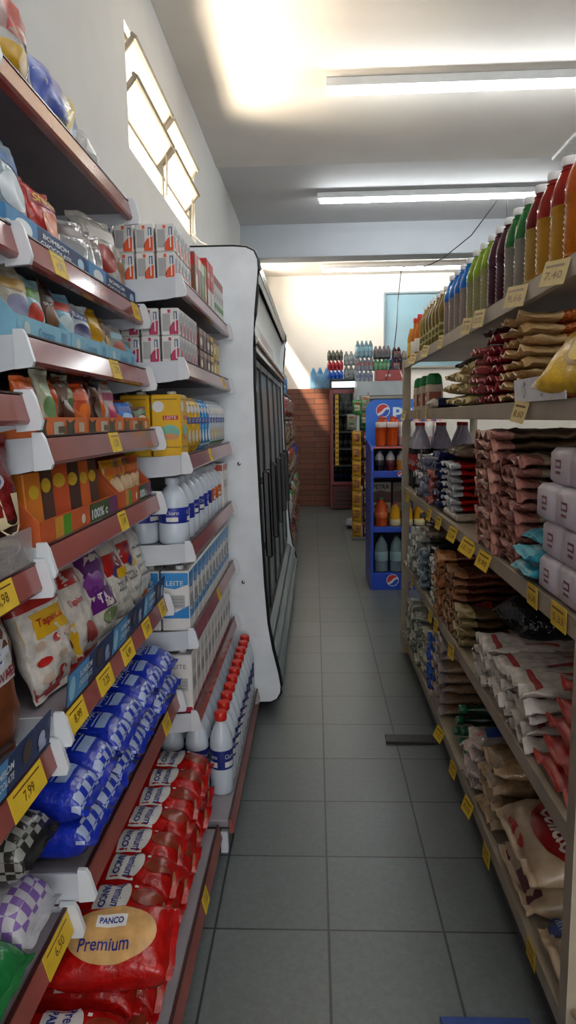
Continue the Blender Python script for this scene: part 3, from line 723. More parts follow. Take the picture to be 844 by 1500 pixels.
bag(.15, .17, .06, film('8a9aa8'), ink('c4ccd4'), ink('3a6aa0'), '', WHP, -.497, 1.19, z, 'grey and blue snack bag at the near end of the second shelf', lean=.12, seed=3)
bag(.14, .145, .05, film('a81a10'), ink('c8641a'), ink('8c100c'), 'SNACK', ink('e0b040'), -.50, 1.37, z, 'red and orange snack bag standing in the nearer blue tray', lean=.2, seed=4)
for k in range(3): bag(.10, .13, .035, SIL, ink('8a8a8c'), ink('6a5a58'), '', WHP, -.51, 1.50+k*.055, z, f'silver foil snack bag in the blue trays, {ORD[k]} from the red bag', lean=.35, rz=-.7, seed=5+k)
bag(.15, .19, .05, film('a8a49e'), ink('8c2a24'), ink('b8b0a8'), '', WHP, -.497, 1.71, z, 'large pale bag with white print in the farther blue tray', lean=.2, rz=-.35, seed=9)
bag(.12, .17, .05, film('b8b0a8'), ink('8a5a2a'), ink('c8c4bc'), '', WHP, -.497, 1.835, z, 'cream bag with brown biscuit picture at the far end of the second shelf', lean=.15, seed=10)
# third shelf: pale blue trays
def pr_pale(b, f, f2, w, h):
    b.rect(-w/2, w/2, .002, h-.002, LB, f, 1); b.text('Crocante', 0, h*.5, ink('4a86b0'), f2, w=w*.3, h=h*.4, bold=.02); b.rect(w*.3, w*.4, h*.2, h*.8, ink('4a86b0'), f2, 1); b.ell(-w*.35, h*.5, w*.05, h*.3, ink('c4ccd0'), f2, 16)
for k, yc in enumerate((1.23, 1.478, 1.725)):
    put_tray(.245 if k < 2 else .24, .20, .04, .125, LB, paper('6aa0bc'), pr_pale, -.482, yc, 1.486, f'pale blue display tray with high back on the third shelf, {ORD[k]} from the near end')
z = 1.489
for k, (yy, h, w, base, c1, c2, t, nm) in enumerate((
    (1.163, .105, .085, film('b8b0a0'), ink('7a7a98'), ink('b8924a'), '', 'cream and gold sachet with a grey flower'),
    (1.235, .10, .07, film('9ac0cc'), ink('b83a2a'), ink('5a8a3a'), '', 'pale blue sachet with a red corner'),
    (1.31, .11, .05, film('4a2a1c'), ink('6a4a34'), ink('3a1a14'), '', 'dark brown sachet'),
    (1.385, .10, .085, film('86b4cc'), ink('c4d0d4'), ink('b03a2c'), '', 'light blue sachet with a red band'),
    (1.48, .095, .10, film('c4ccd4'), ink('2a2a5a'), ink('3a4a8a'), 'Uva', 'white sachet with dark grapes'),
    (1.585, .10, .07, film('c8981c'), ink('a87a14'), ink('d8b03a'), '', 'yellow sachet'),
    (1.66, .09, .06, film('7a5a34'), ink('a88a5a'), ink('5a3a24'), '', 'brown sachet'),
    (1.76, .085, .085, CLR, ink('a85a4a'), ink('9ac0cc'), '', 'clear sachet with a red picture'))):
    bag(w*1.1, h*1.18, .028, base, c1, c2, t, WHP, -.492, yy, z, nm + ' in the pale blue trays', 'sachet', .16, -.15, 40+k, name='sachet')
# fourth shelf: orange pineapple trays
def pr_pine(b, f, f2, w, h):
    b.rect(-w/2, w/2, .002, h-.002, ORP, f, 1)
    for q in (-.42, .12): b.poly([(w*q-.02, .002), (w*q+.025, .002), (w*q+.02, h*.6), (w*q+.03, h-.002), (w*q, h*.75), (w*q-.02, h-.002)], ink('3a3420'), f2); 
    b.rect(-w*.2, -w*.02, h*.2, h*.8, ink('b8b0a0'), f2, 1); b.rect(-w*.12, w*.02, h*.3, h*.6, ink('5a4a34'), lambda x, y: (.002, x, y), 1); b.rect(w*.3, w*.42, h*.3, h*.75, ink('b8a890'), f2, 1)
for k, (yc, w) in enumerate(((1.235, .255), (1.50, .255), (1.755, .24))):
    put_tray(w, .20, .04, .09, ORP, paper('a8481c'), pr_pine, -.4625, yc, 1.318, f'orange cardboard tray with pineapples on the fourth shelf, {ORD[k]} from the near end')
z = 1.321; ORF = film('c4581a'); orb = film('a83c14')
seq = [(1.145, 'd', ORF), (1.18, 'b', film('3a2018')), (1.225, 'w', film('b8b8a0')), (1.265, 'o', ORF), (1.31, 'b', film('4a2818')), (1.36, 'w', film('aeb096')), (1.41, 'o', orb), (1.455, 'r', film('7a2a18')), (1.505, 'b', film('3a2018')), (1.55, 'o', ORF), (1.60, 'c', film('b0a8a4')), (1.645, 'r', film('a8341c'))]
nmx = {'d': 'deep orange', 'b': 'dark brown', 'w': 'pale green', 'o': 'orange', 'r': 'rust red', 'c': 'clear and pink'}
cnt = {}
for k, (yy, c, m) in enumerate(seq):
    cnt[c] = cnt.get(c, 0)
    bag(.06, .106+.008*(k % 3), .028, m, ink({'w': '5a7a4a', 'c': 'a83a5a', 'b': '4a2a1c', 'r': '8c3a1c'}.get(c, 'c86420')), ink({'b': '5a3420', 'c': '8a3a5a', 'w': '8a9a6a'}.get(c, 'b8481a')), '', WHP, -.475-.012*(k % 2), yy, z, f'{nmx[c]} drink sachet in the fourth shelf orange trays, {ORD[cnt[c]]} from near end', 'sachet', .12, -.25+.1*(k % 3), 60+k, name='sachet'); cnt[c] += 1
for k in range(4): bag(.055, .075, .02, film('2a62b0'), ink('9ab8d8'), ink('1c3c80'), '', WHP, -.468-k*.012, 1.71+k*.032, z, f'blue sachet at the far end of the fourth shelf, {ORD[k]} from the near side', 'sachet', .3, -.5, 80+k, name='sachet')
for k in range(2): bag(.05, .065, .02, film('6a5040'), ink('b8a890'), ink('4a6a4a'), '', WHP, -.465-k*.01, 1.845+k*.03, z, f'brown and green sachet beyond the blue ones, {["nearer", "farther"][k]} of two', 'sachet', .3, -.5, 86+k, name='sachet')
# fifth shelf: '100% c' boxes
def pr_100(b, f, f2, w, h):
    b.rect(-w/2, w/2, .002, h-.002, ORP2, f, 1); b.rect(-w*.36, -w*.27, .002, h-.002, ink('c48a2a'), f2, 1); b.rect(-w*.27, -w*.18, .002, h-.002, ink('4a8a1c'), f2, 1); b.ell(-w*.03, h*.5, w*.025, h*.2, ink('d0c4b0'), f2, 14)
    b.rect(w*.06, w*.36, .002, h-.002, ink('3a4a24'), f2, 1); b.text('100% c', w*.2, h*.5, WHP, lambda x, y: (.0022, x, y), w=w*.24, h=h*.42, bold=.03); b.rect(w*.36, w*.5-.002, .002, h-.002, ink('6a2a5a'), f2, 1)
put_tray(.45, .20, .048, .13, ORP2, BRP, pr_100, -.467, 1.335, 1.133, 'orange box reading 100% c on the fifth shelf, nearer and longer of two')
put_tray(.30, .20, .048, .13, ORP2, BRP, pr_100, -.467, 1.735, 1.133, 'orange box reading 100% c on the fifth shelf, farther and shorter of two')
z = 1.139
def cardflap(label, y, w, h, m, x=-.485, rz=-.2):
    b = MB(); b.box(-.03, 0, -w/2, w/2, 0, h, m, .002)
    fn = lambda q, r: (.0008, q, r)
    b.rect(-w*.4, w*.4, h*.1, h*.9, m, fn, 1); b.ell(0, h*.72, w*.3, h*.1, ink('c8a02a'), lambda q, r: (.0014, q, r), 16)
    o = b.build('cocoa_box', None, 20); o.location = (x, y, z); o.rotation_euler = (0, -.06, rz); tag(o, label, 'box')
for k, (yy, w, h, m, nm) in enumerate(((1.145, .05, .125, paper('c8701c'), 'amber'), (1.20, .05, .135, paper('4a2c22'), 'dark brown'), (1.265, .07, .14, paper('b8481a'), 'orange'), (1.335, .06, .135, paper('3e241c'), 'dark brown'), (1.40, .05, .13, paper('c0581c'), 'orange'), (1.455, .05, .13, paper('4a2c22'), 'dark brown'))):
    cardflap(f'{nm} cocoa box in the nearer 100% c tray, {ORD[k]} from the near end', yy, w, h, m)
for k, (yy, m, nm) in enumerate(((1.62, film('c8861c'), 'yellow'), (1.66, film('8a6a5a'), 'grey brown'), (1.705, film('c88a24'), 'yellow'), (1.75, film('8c5a34'), 'tan'), (1.79, film('b8481c'), 'orange'), (1.835, film('b8501c'), 'orange'))):
    bag(.055, .115, .03, m, ink('d8b890'), ink('c4641c'), '', WHP, -.485, yy, z, f'{nm} sachet in the farther 100% c tray, {ORD[k]} from the near end', 'sachet', .14, -.3, 90+k, name='sachet')
# sixth shelf: tapioca bags and the chocolate strips
z = .832
def topbag(y, w, h, t, base, label, dec, seed, lean=.28, rz=-.12, x=-.47, mf=None):
    b, top = pillow(h, w, t, base, mf, seed=seed, p=3.4, wr=.004, fin=.05)
    dec(b, lambda tx, ty: top(ty, tx), w, h)
    o = b.build('tapioca_bag', None, 60, Matrix.Translation((0, 0, t*math.sin(lean))) @ Matrix.Rotation(-lean, 4, 'Y') @ Matrix.Translation((-t, 0, 0)) @ stand()); o.location = (x, y, z); o.rotation_euler = (0, 0, rz); tag(o, label, 'bag')
WF = film('c4bcb4'); PURP = ink('5a1a68'); REDI = ink('a81c18'); YELI = ink('c89a1c')
def d_tap1(b, fn, w, h):
    g = fn2(fn); b.rect(-w*.46, w*.46, h*.46, h*.66, YELI, fn, 6); b.text('Tapioca', 0, h*.57, REDI, g, w=w*.56, h=h*.085, bold=.02)
    for q in range(9): b.ell(w*(-.3+.3*(q % 3))+.004*(q % 2), h*(.15+.13*(q//3)), w*.10, h*.035, REDI if q % 2 else ink('b8a090'), g, 10)
    b.rect(-w*.48, w*.48, h*.02, h*.12, REDI, fn, 5)
topbag(1.22, .17, .24, .06, WF, 'red and yellow tapioca bag, nearest on the sixth shelf of the middle unit', d_tap1, 101, mf=lambda u, c, s: film('a02420') if u > .66 else None)
def d_tap2(b, fn, w, h):
    g = fn2(fn); b.rect(-w*.46, w*.46, h*.72, h*.86, REDI, fn, 4); b.text('Tapioca', 0, h*.56, REDI, g, w=w*.5, h=h*.085, bold=.02); b.rect(-w*.44, -w*.2, h*.1, h*.4, YELI, fn, 3); b.ell(w*.15, h*.25, w*.2, h*.1, ink('8a3a34'), g, 14); b.rect(-w*.46, w*.46, h*.02, h*.1, REDI, g, 4)
topbag(1.36, .15, .235, .055, WF, 'white tapioca bag with red lettering, left of the purple one', d_tap2, 102)
def d_tap3(b, fn, w, h):
    g = fn2(fn); b.rect(-w*.47, w*.47, h*.30, h*.86, PURP, fn, 6); b.text('TAP', w*.05, h*.42, ink('d0c8d4'), g, w=w*.4, h=h*.10, bold=.01); b.ell(w*.1, h*.22, w*.25, h*.07, ink('7a8a5a'), fn, 16); b.ell(-w*.1, h*.60, w*.28, h*.1, ink('7a3a88'), g, 16)
topbag(1.51, .165, .24, .055, WF, 'purple and white tapioca bag, in the middle of the sixth shelf', d_tap3, 103)
def d_tap4(b, fn, w, h):
    g = fn2(fn); b.rect(-w*.35, w*.2, h*.5, h*.72, REDI, fn, 4); b.ell(w*.08, h*.62, w*.16, h*.08, ink('6a1c2c'), g, 16); b.ell(0, h*.52, w*.13, h*.06, ink('24307a'), g, 16); b.rect(w*.02, w*.3, h*.44, h*.54, YELI, fn2(g), 3)
    b.rect(-w*.34, w*.38, h*.32, h*.41, ink('77706c'), fn, 3); b.text('TAPIOCA', 0, h*.365, ink('d0ccc8'), g, w=w*.6, h=h*.05)
    for q in range(3): b.text('facil', w*(-.28+.28*q), h*.22, ink('8a8680'), fn, w=w*.2, h=h*.05)
topbag(1.65, .15, .25, .055, film('cac4ba'), 'white bag with a red and blue round picture, beside the purple one', d_tap4, 104)
topbag(1.77, .14, .26, .055, film('cac4ba'), 'white bag with a red and blue round picture, farther along the shelf', d_tap4, 105)
def d_tap5(b, fn, w, h):
    g = fn2(fn)
    for q in range(4): b.rect(-w*.2, w*.35, h*(.25+.1*q), h*(.28+.1*q), ink('7a7a7c'), fn, 3)
    b.ell(w*.2, h*.8, w*.12, h*.07, ink('a89a5a'), fn, 14); b.rect(-w*.45, w*.45, h*.03, h*.10, ink('c8641c'), fn, 3)
topbag(1.865, .12, .27, .06, film('cdc8c0'), 'white paper bag with grey print at the far end of the sixth shelf', d_tap5, 106)
topbag(1.52, .3, .26, .05, CLR, 'clear plastic bag behind the purple tapioca bag', d_tap5, 107, x=-.56)
def strip(y0, y1, x, z, label, dark=.55, par=None):
    L = y1-y0; b = MB(); b.box(-.0012, 0, -L/2, L/2, 0, .062, DKB2)
    f = lambda q, r: (.0007, q, r); g = lambda q, r: (.0014, q, r)
    b.rect(-L/2, -L*.08, .001, .061, SKYP, f, 1); b.ell(-L*.42, .03, L*.06, .024, ink('8fc0d8'), g, 14)
    b.text('BOMBOM', -L*.14, .041, WHP, g, w=L*.26, h=.013, bold=.02); b.text('CHOCOLATE', -L*.14, .022, WHP, g, w=L*.28, h=.013, bold=.02)
    b.ell(L*.16, .035, L*.06, .02, ink('3a2418'), g, 16); b.ell(L*.36, .028, L*.05, .014, ink('9aa4c0'), g, 16); b.rect(L*.33, L*.43, .008, .02, ink('8a94b8'), g, 1)
    o = b.build('shelf_strip', None, 0); o.location = (x, (y0+y1)/2, z); o.rotation_euler = (0, .12, 0); tag(o, label, 'shelf strip')
strip(1.125, 1.39, -.4475, .842, 'blue chocolate strip along the sixth shelf edge, nearest of the middle unit')
strip(1.395, 1.66, -.4475, .842, 'blue chocolate strip along the sixth shelf edge, in the middle')
strip(1.665, 1.90, -.4475, .842, 'blue chocolate strip along the sixth shelf edge, nearest the fridge')
strip(.80, 1.085, -.4655, .799, 'dark blue chocolate strip under the sliced bread bag at the left edge')
# top shelf bags
z = 1.935
def topsh(y, w, h, t, base, label, dec, seed, lean, x=-.53, rz=0., mf=None):
    b, top = pillow(h, w, t, base, mf, seed=seed, p=3.2, wr=.004, fin=.06)
    dec(b, lambda tx, ty: top(ty, tx), w, h)
    o = b.build('pasta_bag', None, 60, Matrix.Translation((0, 0, t*math.sin(lean))) @ Matrix.Rotation(-lean, 4, 'Y') @ Matrix.Translation((-t, 0, 0)) @ stand()); o.location = (x, y, z); o.rotation_euler = (0, 0, rz); tag(o, label, 'bag')
def d_red(b, fn, w, h):
    g = fn2(fn); b.rect(-w*.45, w*.45, h*.42, h*.85, REDI, fn, 5); b.ell(-w*.1, h*.2, w*.36, h*.16, YELI, fn, 18); b.ell(w*.15, h*.55, w*.2, h*.05, ink('c8c0c0'), g, 14)
topsh(1.265, .15, .17, .07, CLR, 'clear bag with a red block and yellow pasta on the top shelf', d_red, 111, .08, x=-.505)
def d_bluey(b, fn, w, h):
    g = fn2(fn); b.poly([(-w*.46, h*.12), (w*.05, h*.12), (w*.05, h*.88), (-w*.46, h*.88)], ink('1c3c9c'), g)
    b.rect(-w*.44, w*.03, h*.2, h*.84, ink('1c3c9c'), g, 5); b.rect(w*.06, w*.25, h*.15, h*.82, ink('c8a81c'), g, 4); b.rect(w*.26, w*.4, h*.14, h*.6, ink('24307a'), g, 3)
topsh(1.475, .26, .125, .07, film('bcbab8'), 'blue and yellow pasta bag on the top shelf', d_bluey, 112, .12, x=-.506)
topsh(1.66, .11, .08, .06, CLR, 'clear bag at the far end of the pasta bags on the top shelf', lambda b, fn, w, h: b.rect(-w*.3, w*.3, h*.3, h*.6, ink('c4c0bc'), fn, 3), 113, .2, x=-.506)
topsh(1.33, .22, .40, .08, film('a8a6a4'), 'crumpled grey white bag behind the red one on the top shelf', lambda b, fn, w, h: b.rect(-w*.3, w*.3, h*.3, h*.5, ink('8a8a8c'), fn, 3), 114, .1, x=-.60)
topsh(.985, .18, .34, .08, film('3a4a7a'), 'navy and white bag at the left edge of the top shelf', lambda b, fn, w, h: b.rect(-w*.3, w*.3, h*.3, h*.7, ink('c0beb8'), fn, 3), 115, .1, x=-.59)
# ---------- unit nearest the camera: what shows at the left edge
def d_cookie(b, fn, w, h):
    g = fn2(fn); b.text('U', w*.22, h*.42, ink('d0c09a'), g, w=w*.4, h=h*.3, bold=.06); b.ell(w*.1, h*.66, w*.12, h*.06, ink('c8c4cc'), g, 14); b.ell(w*.1, h*.66, w*.07, h*.03, ink('2a3a7a'), fn2(g), 14); b.ell(0, h*.18, w*.4, h*.08, ink('b8a890'), g, 18); b.ell(0, h*.16, w*.3, h*.05, ink('3a1c14'), fn2(g), 18)
b, top = pillow(.22, .17, .05, film('6a1214'), lambda u, c, s: film('2c1410') if u < .35 else None, seed=121, wr=.003); d_cookie(b, lambda tx, ty: top(ty, tx), .17, .22)
o = b.build('biscuit_bag', None, 60, Matrix.Translation((0, 0, .006)) @ Matrix.Rotation(-.12, 4, 'Y') @ Matrix.Translation((-.05, 0, 0)) @ stand()); o.location = (-.478, .995, 1.108); o.rotation_euler = (0, 0, -.2); tag(o, 'dark red biscuit bag with a cream letter U at the left edge', 'biscuit bag')
b = MB(); b.box(-.002, 0, -.13, .13, 0, .06, clear('b8b0b0', .4)); o = b.build('shelf_guard', None, 0); o.location = (-.4715, .955, 1.118); tag(o, 'clear plastic guard along the shelf edge before the dark red biscuit bag', 'shelf guard')
def d_sov(b, fn, w, h):
    g = fn2(fn); b.rect(-w*.48, w*.48, h*.50, h*.98, ink('c8c4c4'), fn, 6); b.ell(w*.14, h*.86, w*.07, h*.04, ink('a82420'), g, 14)
    b.rect(-w*.16, w*.30, h*.60, h*.69, ink('c8ccd8'), g, 3); b.text('PANCO', w*.07, h*.645, NAVY, fn2(g), w=w*.40, h=h*.06, bold=.03); b.ell(w*.0, h*.745, w*.15, h*.055, ink('2a3a8c'), g, 18)
    b.text('PAO SOVADO', w*.02, h*.54, ink('7a1c2c'), fn2(g), w=w*.80, h=h*.055, rot=.06, bold=.02)
b, top = pillow(.28, .20, .10, mat('6a3820', .25, 'bread_crust_in_film', scale=14., bump=.4, vary=.2), None, seed=122, p=4.5, wr=.003); d_sov(b, lambda tx, ty: top(ty, tx), .20, .28)
o = b.build('bread_bag', None, 60, Matrix.Translation((0, 0, .01)) @ Matrix.Rotation(-.1, 4, 'Y') @ Matrix.Translation((-.10, 0, 0)) @ stand()); o.location = (-.485, .975, .79); o.rotation_euler = (0, 0, -.12); tag(o, 'tall bag of brown glazed bread with a white label at the left edge', 'bread')
PGING = check_mat('7a5a9c', 'b8b4bc', 58.); 
b, top = pillow(.25, .13, .115, film('b0aeb4'), lambda u, c, s: PGING if .06 < u < .26 else None, seed=123, p=5., q=1.8, n=3.2)
b.rect(.11, .2, -.03, .03, ink('8a8a92'), lambda x, y: top(x, y), 3); o = b.build('bread_loaf', None, 60); o.location = (-.452, 1.0, .474); o.rotation_euler = (0, 0, PI); tag(o, 'white bread loaf bag with purple checks at the left edge', 'bread')
BGING = check_mat('2a2824', '8a8a86', 62.)
b, top = pillow(.25, .125, .10, film('1c1a1a'), lambda u, c, s: BGING if .06 < u < .26 else None, seed=124, p=5., q=1.8, n=3.2)
o = b.build('bread_loaf', None, 60); o.location = (-.455, 1.03, .595); o.rotation_euler = (0, .05, PI); tag(o, 'black bread loaf bag with grey checks behind the purple checked one', 'bread')
def sbag(col, c2, seed): 
    b, top = pillow(.25, .125, .10, col, None, seed=seed, p=4.5, q=1.8, n=3.0); b.rect(.05, .12, -.045, .045, c2, lambda x, y: top(x, y), 4); return b.build('bread_loaf', None, 60)
o = sbag(film('1c6a34'), ink('a02420'), 125); o.location = (-.447, .875, .474); o.rotation_euler = (0, 0, PI); tag(o, 'green bread bag before the purple checked loaf at the left edge', 'bread')
o = sbag(film('a01c18'), ink('c0b8b4'), 126); o.location = (-.447, .745, .474); o.rotation_euler = (0, 0, PI); tag(o, 'red bread bag beside the green one at the left edge', 'bread')
LIFT = 1.3
# ================================================================== right rack
BEI = mat('8f8472', .42, 'painted_steel', scale=7., bump=.06, vary=.08)
XR, YA, YB, DEP = .488, 1.21, 3.79, .40
RS = [('base_shelf', .095), ('shelf', .505), ('shelf', .922), ('shelf', 1.338), ('shelf', 1.608)]
rk = empty('steel_rack', (XR+DEP/2, (YA+YB)/2, 0)); tag(rk, 'beige steel rack along the right side of the aisle', 'shelving rack')
ox, oy = XR+DEP/2, (YA+YB)/2
for xx in (XR-.002, XR+DEP-.038):
    for yy in (YA-.006, YB-.034):
        b = MB()
        # angle post: two flanges
        b.prism([(xx-ox, yy-oy), (xx+.04-ox, yy-oy), (xx+.04-ox, yy+.004-oy), (xx+.004-ox, yy+.004-oy), (xx+.004-ox, yy+.04-oy), (xx-ox, yy+.04-oy)] if xx < XR+.1 else
                [(xx+.04-ox, yy-oy), (xx+.04-ox, yy+.04-oy), (xx+.036-ox, yy+.04-oy), (xx+.036-ox, yy+.004-oy), (xx-ox, yy+.004-oy), (xx-ox, yy-oy)], 'z', 0, 1.655, BEI)
        b.build('post', rk)
RTAGS = {0: [(1.42, .06, 0), (1.78, .06, .1), (2.02, .06, .5), (2.25, .06, .3), (2.52, .06, .7), (3.5, .05, 0)], 1: [(2.32, .06, .2), (2.62, .05, .2), (2.75, .05, .2), (3.3, .05, .2)], 2: [(1.335, .085, 0), (1.50, .07, 0), (1.90, .07, .6), (2.10, .08, .8), (2.34, .06, .6), (2.60, .05, .4), (2.82, .05, .3), (3.46, .05, .3)],
         3: [(1.60, .06, .5), (3.0, .05, 0), (3.25, .05, 0), (3.66, .06, .5)], 4: [(1.40, .09, .45), (1.66, .10, .4), (2.02, .08, .3), (2.18, .07, .4), (2.62, .05, .3), (2.97, .07, .5), (3.34, .08, .5)]}
PALE = paper('c4b07a')
for k, (nm, zl) in enumerate(RS):
    b = MB(); zt = zl+.042
    b.box(XR+.012-ox, XR+DEP-.006-ox, YA+.006-oy, YB-.006-oy, zt-.006, zt-.002, BEI, .001)
    b.box(XR+.003-ox, XR+.0065-ox, YA+.005-oy, YB-.005-oy, zl, zt, BEI, .0015); b.box(XR+.003-ox, XR+.022-ox, YA+.005-oy, YB-.005-oy, zt-.0035, zt+.0005, BEI, .001)
    b.box(XR+.003-ox, XR+.018-ox, YA+.005-oy, YB-.005-oy, zl, zl+.003, BEI, .001)
    b.box(XR+DEP-.009-ox, XR+DEP-.005-ox, YA+.005-oy, YB-.005-oy, zl, zt, BEI, .001)
    s = b.build(nm, rk, 30)
    for (yt, wd, t) in RTAGS[k]:
        q = MB(); h = .05
        q.box(-.0012, 0, -wd/2, wd/2, -h/2, h/2, TAGY if k < 3 else PALE)
        fn = lambda x, y: (-.0018, -x, y); q.text('%d,%02d' % (3+k+int(yt*7) % 9, int(yt*100) % 100), 0, -.006, TAGP, fn, w=wd*.7, h=h*.36, bold=.01); q.rect(-wd*.4, wd*.35, h*.22, h*.32, TAGP, fn, 1)
        o = q.build('price_tag', s, 0); o.location = (XR-.0005-ox-(.012 if t else 0), yt-oy, zl+.024-(.006 if t else 0)); o.rotation_euler = (t*.25, t*.5, t*.5)
b = MB(); b.box(XR+DEP-.003-ox, XR+DEP+.003-ox, YA+.04-oy, 2.95-oy, .09, 1.10, mat('2c2622', .6, 'gap_shade')); b.build('back_panel', rk, 0)  # dark sheet added in place of the dim stacks behind the rack
b = MB(); b.box(XR+.03-ox, XR+.034-ox, YA+.04-oy, YB-.04-oy, .0, .09, DARKST); b.build('kick_plate', rk, 0)

# ---- top shelf: PET bottles
ZT = 1.652
def pet_bottle(up, low, h=.225, r=.037, cap='dcdde0'):
    u, l = mat(up, .12, 'tinted_bottle', scale=12., bump=.04, vary=.05, trans=.25), mat(low, .10, 'tinted_bottle', scale=12., bump=.06, vary=.06, trans=.5)
    prof = [(r*.82, 0), (r, .008)]
    for q in range(9): prof += [(r*.93, .014+q*.0115), (r, .020+q*.0115)]
    nl = len(prof)
    prof += [(r*.97, .126), (r, .134), (r*.96, .150), (r*.80, .170), (r*.56, .190), (r*.40, .201), (r*.38, h-.012), (r*.38, h-.002)]
    b = MB(); b.lathe(prof, u, 20, mf=lambda i: l if i < nl else u)
    o = b.build('soft_drink_bottle', None, 50)
    c = MB(); c.lathe([(r*.45, 0), (r*.47, .003), (r*.47, .014), (r*.42, .018)], hard(cap), 16, (0, 0, h-.018)); c.build('cap', o, 40)
    g = MB(); g.lathe([(r*.41, 0), (r*.50, .002), (r*.50, .004), (r*.41, .006)], u, 16, (0, 0, h-.03)); g.build('neck_ring', o, 40)
    return o
seqb = [('orange', 'b8561c', 'c87a1c', 2), ('red and amber', '8c1f14', 'c89a34', 2), ('dark red', '6a1a16', 'c09a4a', 1), ('green', '2c6a34', 'a09a8c', 2), ('purple', '4a2430', '5a3442', 2), ('lime green', '7f9a24', 'aaa678', 3), ('blue', '1768b8', 'a8988e', 4)]
yy = 1.335
for nm, up, lo, n_ in seqb:
    P_ = Proto(lambda u=up, l=lo: pet_bottle(u, l))
    for k in range(n_):
        if nm == 'blue' and k == 0: yy += .01
        for r in range(2):
            P_.put((XR+.048+r*.082, yy+(k % 2)*.002, ZT), k, (f'{nm} bottle on the top shelf' + (f', {ORD[k]} from the near end' if n_ > 1 else '') + (', front row' if r == 0 else ', second row')), 'bottle', f'{nm} bottles on the top shelf')
        yy += .086 if nm not in ('blue', 'lime green') else .094
def oil():
    h, r = .205, .034
    g = mat('8f7a3c', .10, 'oil_bottle', scale=12., bump=.04, vary=.06, trans=.55)
    b = MB(); b.lathe([(r*.85, 0), (r, .008), (r, .05), (r*.9, .07), (r, .09), (r, .125), (r*.8, .15), (r*.5, .175), (r*.36, .185), (r*.36, h)], g, 18); o = b.build('oil_bottle', None, 50)
    q = MB(); q.lathe([(r*1.01, .03), (r*1.02, .031), (r*.93, .069), (r*.92, .07)], carton('8a8a4a'), 18); q.build('label', o, 40)
    c = MB(); c.lathe([(r*.42, 0), (r*.42, .014), (r*.38, .016)], hard('d8d8d4'), 14, (0, 0, h-.012)); c.build('cap', o, 40); return o
P_ = Proto(oil); yy += .03
for k in range(7):
    for r in range(2): P_.put((XR+.046+r*.074, yy+k*.082, ZT), k, f'golden cooking oil bottle beyond the blue bottles, {ORD[k]} from them' + ('' if r == 0 else ', second row'), 'bottle', 'golden oil bottles on the top shelf')
def sauce(body, lab, h=.20, r=.026):
    g = mat(body, .12, 'sauce_bottle', scale=12., bump=.04, vary=.06, trans=.3)
    b = MB(); b.lathe([(r*.9, 0), (r, .006), (r, .10), (r*.9, .118), (r*.5, .15), (r*.42, .16), (r*.42, h)], g, 18); o = b.build('sauce_bottle', None, 50)
    q = MB(); q.lathe([(r*1.01, .02), (r*1.03, .021), (r*1.03, .084), (r*1.01, .085)], carton(lab), 18); q.build('label', o, 40)
    c = MB(); c.lathe([(r*.5, 0), (r*.52, .002), (r*.5, .022), (r*.44, .024)], hard('b0281c'), 14, (0, 0, h-.02)); c.build('cap', o, 40); return o
P_ = Proto(lambda: sauce('b86a2c', 'd0ccc4'))
for k in range(3): P_.put((XR+.045+(k % 2)*.06, 3.50+k*.07, ZT), 0, f'red capped sauce bottle with white label, {ORD[k]} beyond the golden oil bottles', 'bottle', 'sauce bottles with red caps')
P_ = Proto(lambda: sauce('c8902a', 'c8a83a', .11, .022))
for k in range(3): P_.put((XR+.034+k*.05, 3.715, ZT), 0, f'small mustard bottle at the far end of the top shelf, {ORD[k]} from the aisle', 'bottle', 'small mustard bottles')

# ---- bags lying in stacks; their tied ends face the aisle (-x)
def sack(L, W, T, body, endm, seed, eu=.2, nv=28, name='bag', decor=None, fin=.028, p=3.8, wr=.0035, ruff=.008, pinch=.08, q=1.9, mid=None):
    def mf(u, c, s):
        if u < eu: return endm
        if mid and eu <= u < eu+.10: return mid
        return body
    b, top = pillow(L, W, T, body, mf, seed=seed, fin=fin, p=p, wr=wr, ruff=ruff, pinch=pinch, q=q, nv=nv)
    if decor: decor(b, top)
    return b.build(name, None, 180)
def stack(protos, x, y, z, n, dz, jit, nm, cat, group, where, rz=0., tilt=0., jr=.06, order='bottom'):
    for k in range(n):
        protos[k % len(protos)].put((x+rnd.uniform(-jit, jit), y+rnd.uniform(-jit, jit)*.4, z+k*dz), (0, tilt, rz+rnd.uniform(-jr, jr)), f'{nm}, {ORD[k]} from the bottom {where}', cat, group)
def protos(n, *a, **k): return [Proto(lambda s=s: sack(*a, seed=s, **k)) for s in range(n)]
# second shelf from the top (z 1.38)
Z2 = 1.382
BEAN = grains('6a2c10', 'a85a24', 120.); BEANP = film('b8986a'); PINKE = film('9a4a4c'); REDE = film('8c2430'); PASTA = grains('a8843a', 'c8b070', 90.)
pb = protos(3, .33, .20, .028, BEAN, BEANP, eu=.30, name='bean_bag', pinch=.03, q=2.4, fin=.04)
stack(pb, XR+.014, 1.775, Z2, 8, .0272, .006, 'orange brown bean bag', 'bag', 'bean bags on the shelf under the bottles', 'of the pile beside the yellow bag', jr=.02)
pr = protos(3, .30, .15, .028, film('a88070'), REDE, eu=.28, name='bean_bag')
stack(pr, XR+.012, 1.955, Z2, 7, .0272, .01, 'red ended bag', 'bag', 'red ended bags under the bottles', 'of the pile next to the orange beans')
pr2 = protos(3, .30, .17, .03, film('b09a84'), PINKE, eu=.25, name='bean_bag')
stack(pr2, XR+.010, 2.13, Z2, 6, .029, .012, 'pink ended bag', 'bag', 'pink ended bags under the bottles', 'of the pile beyond the red ended ones')
ps = protos(3, .30, .20, .038, PASTA, film('b0a070'), eu=.35, name='pasta_bag')
stack(ps, XR+.012, 2.345, Z2, 4, .037, .012, 'clear pasta bag', 'bag', 'pasta bags on the shelf under the bottles', 'of the pile nearer the pink ended bags')
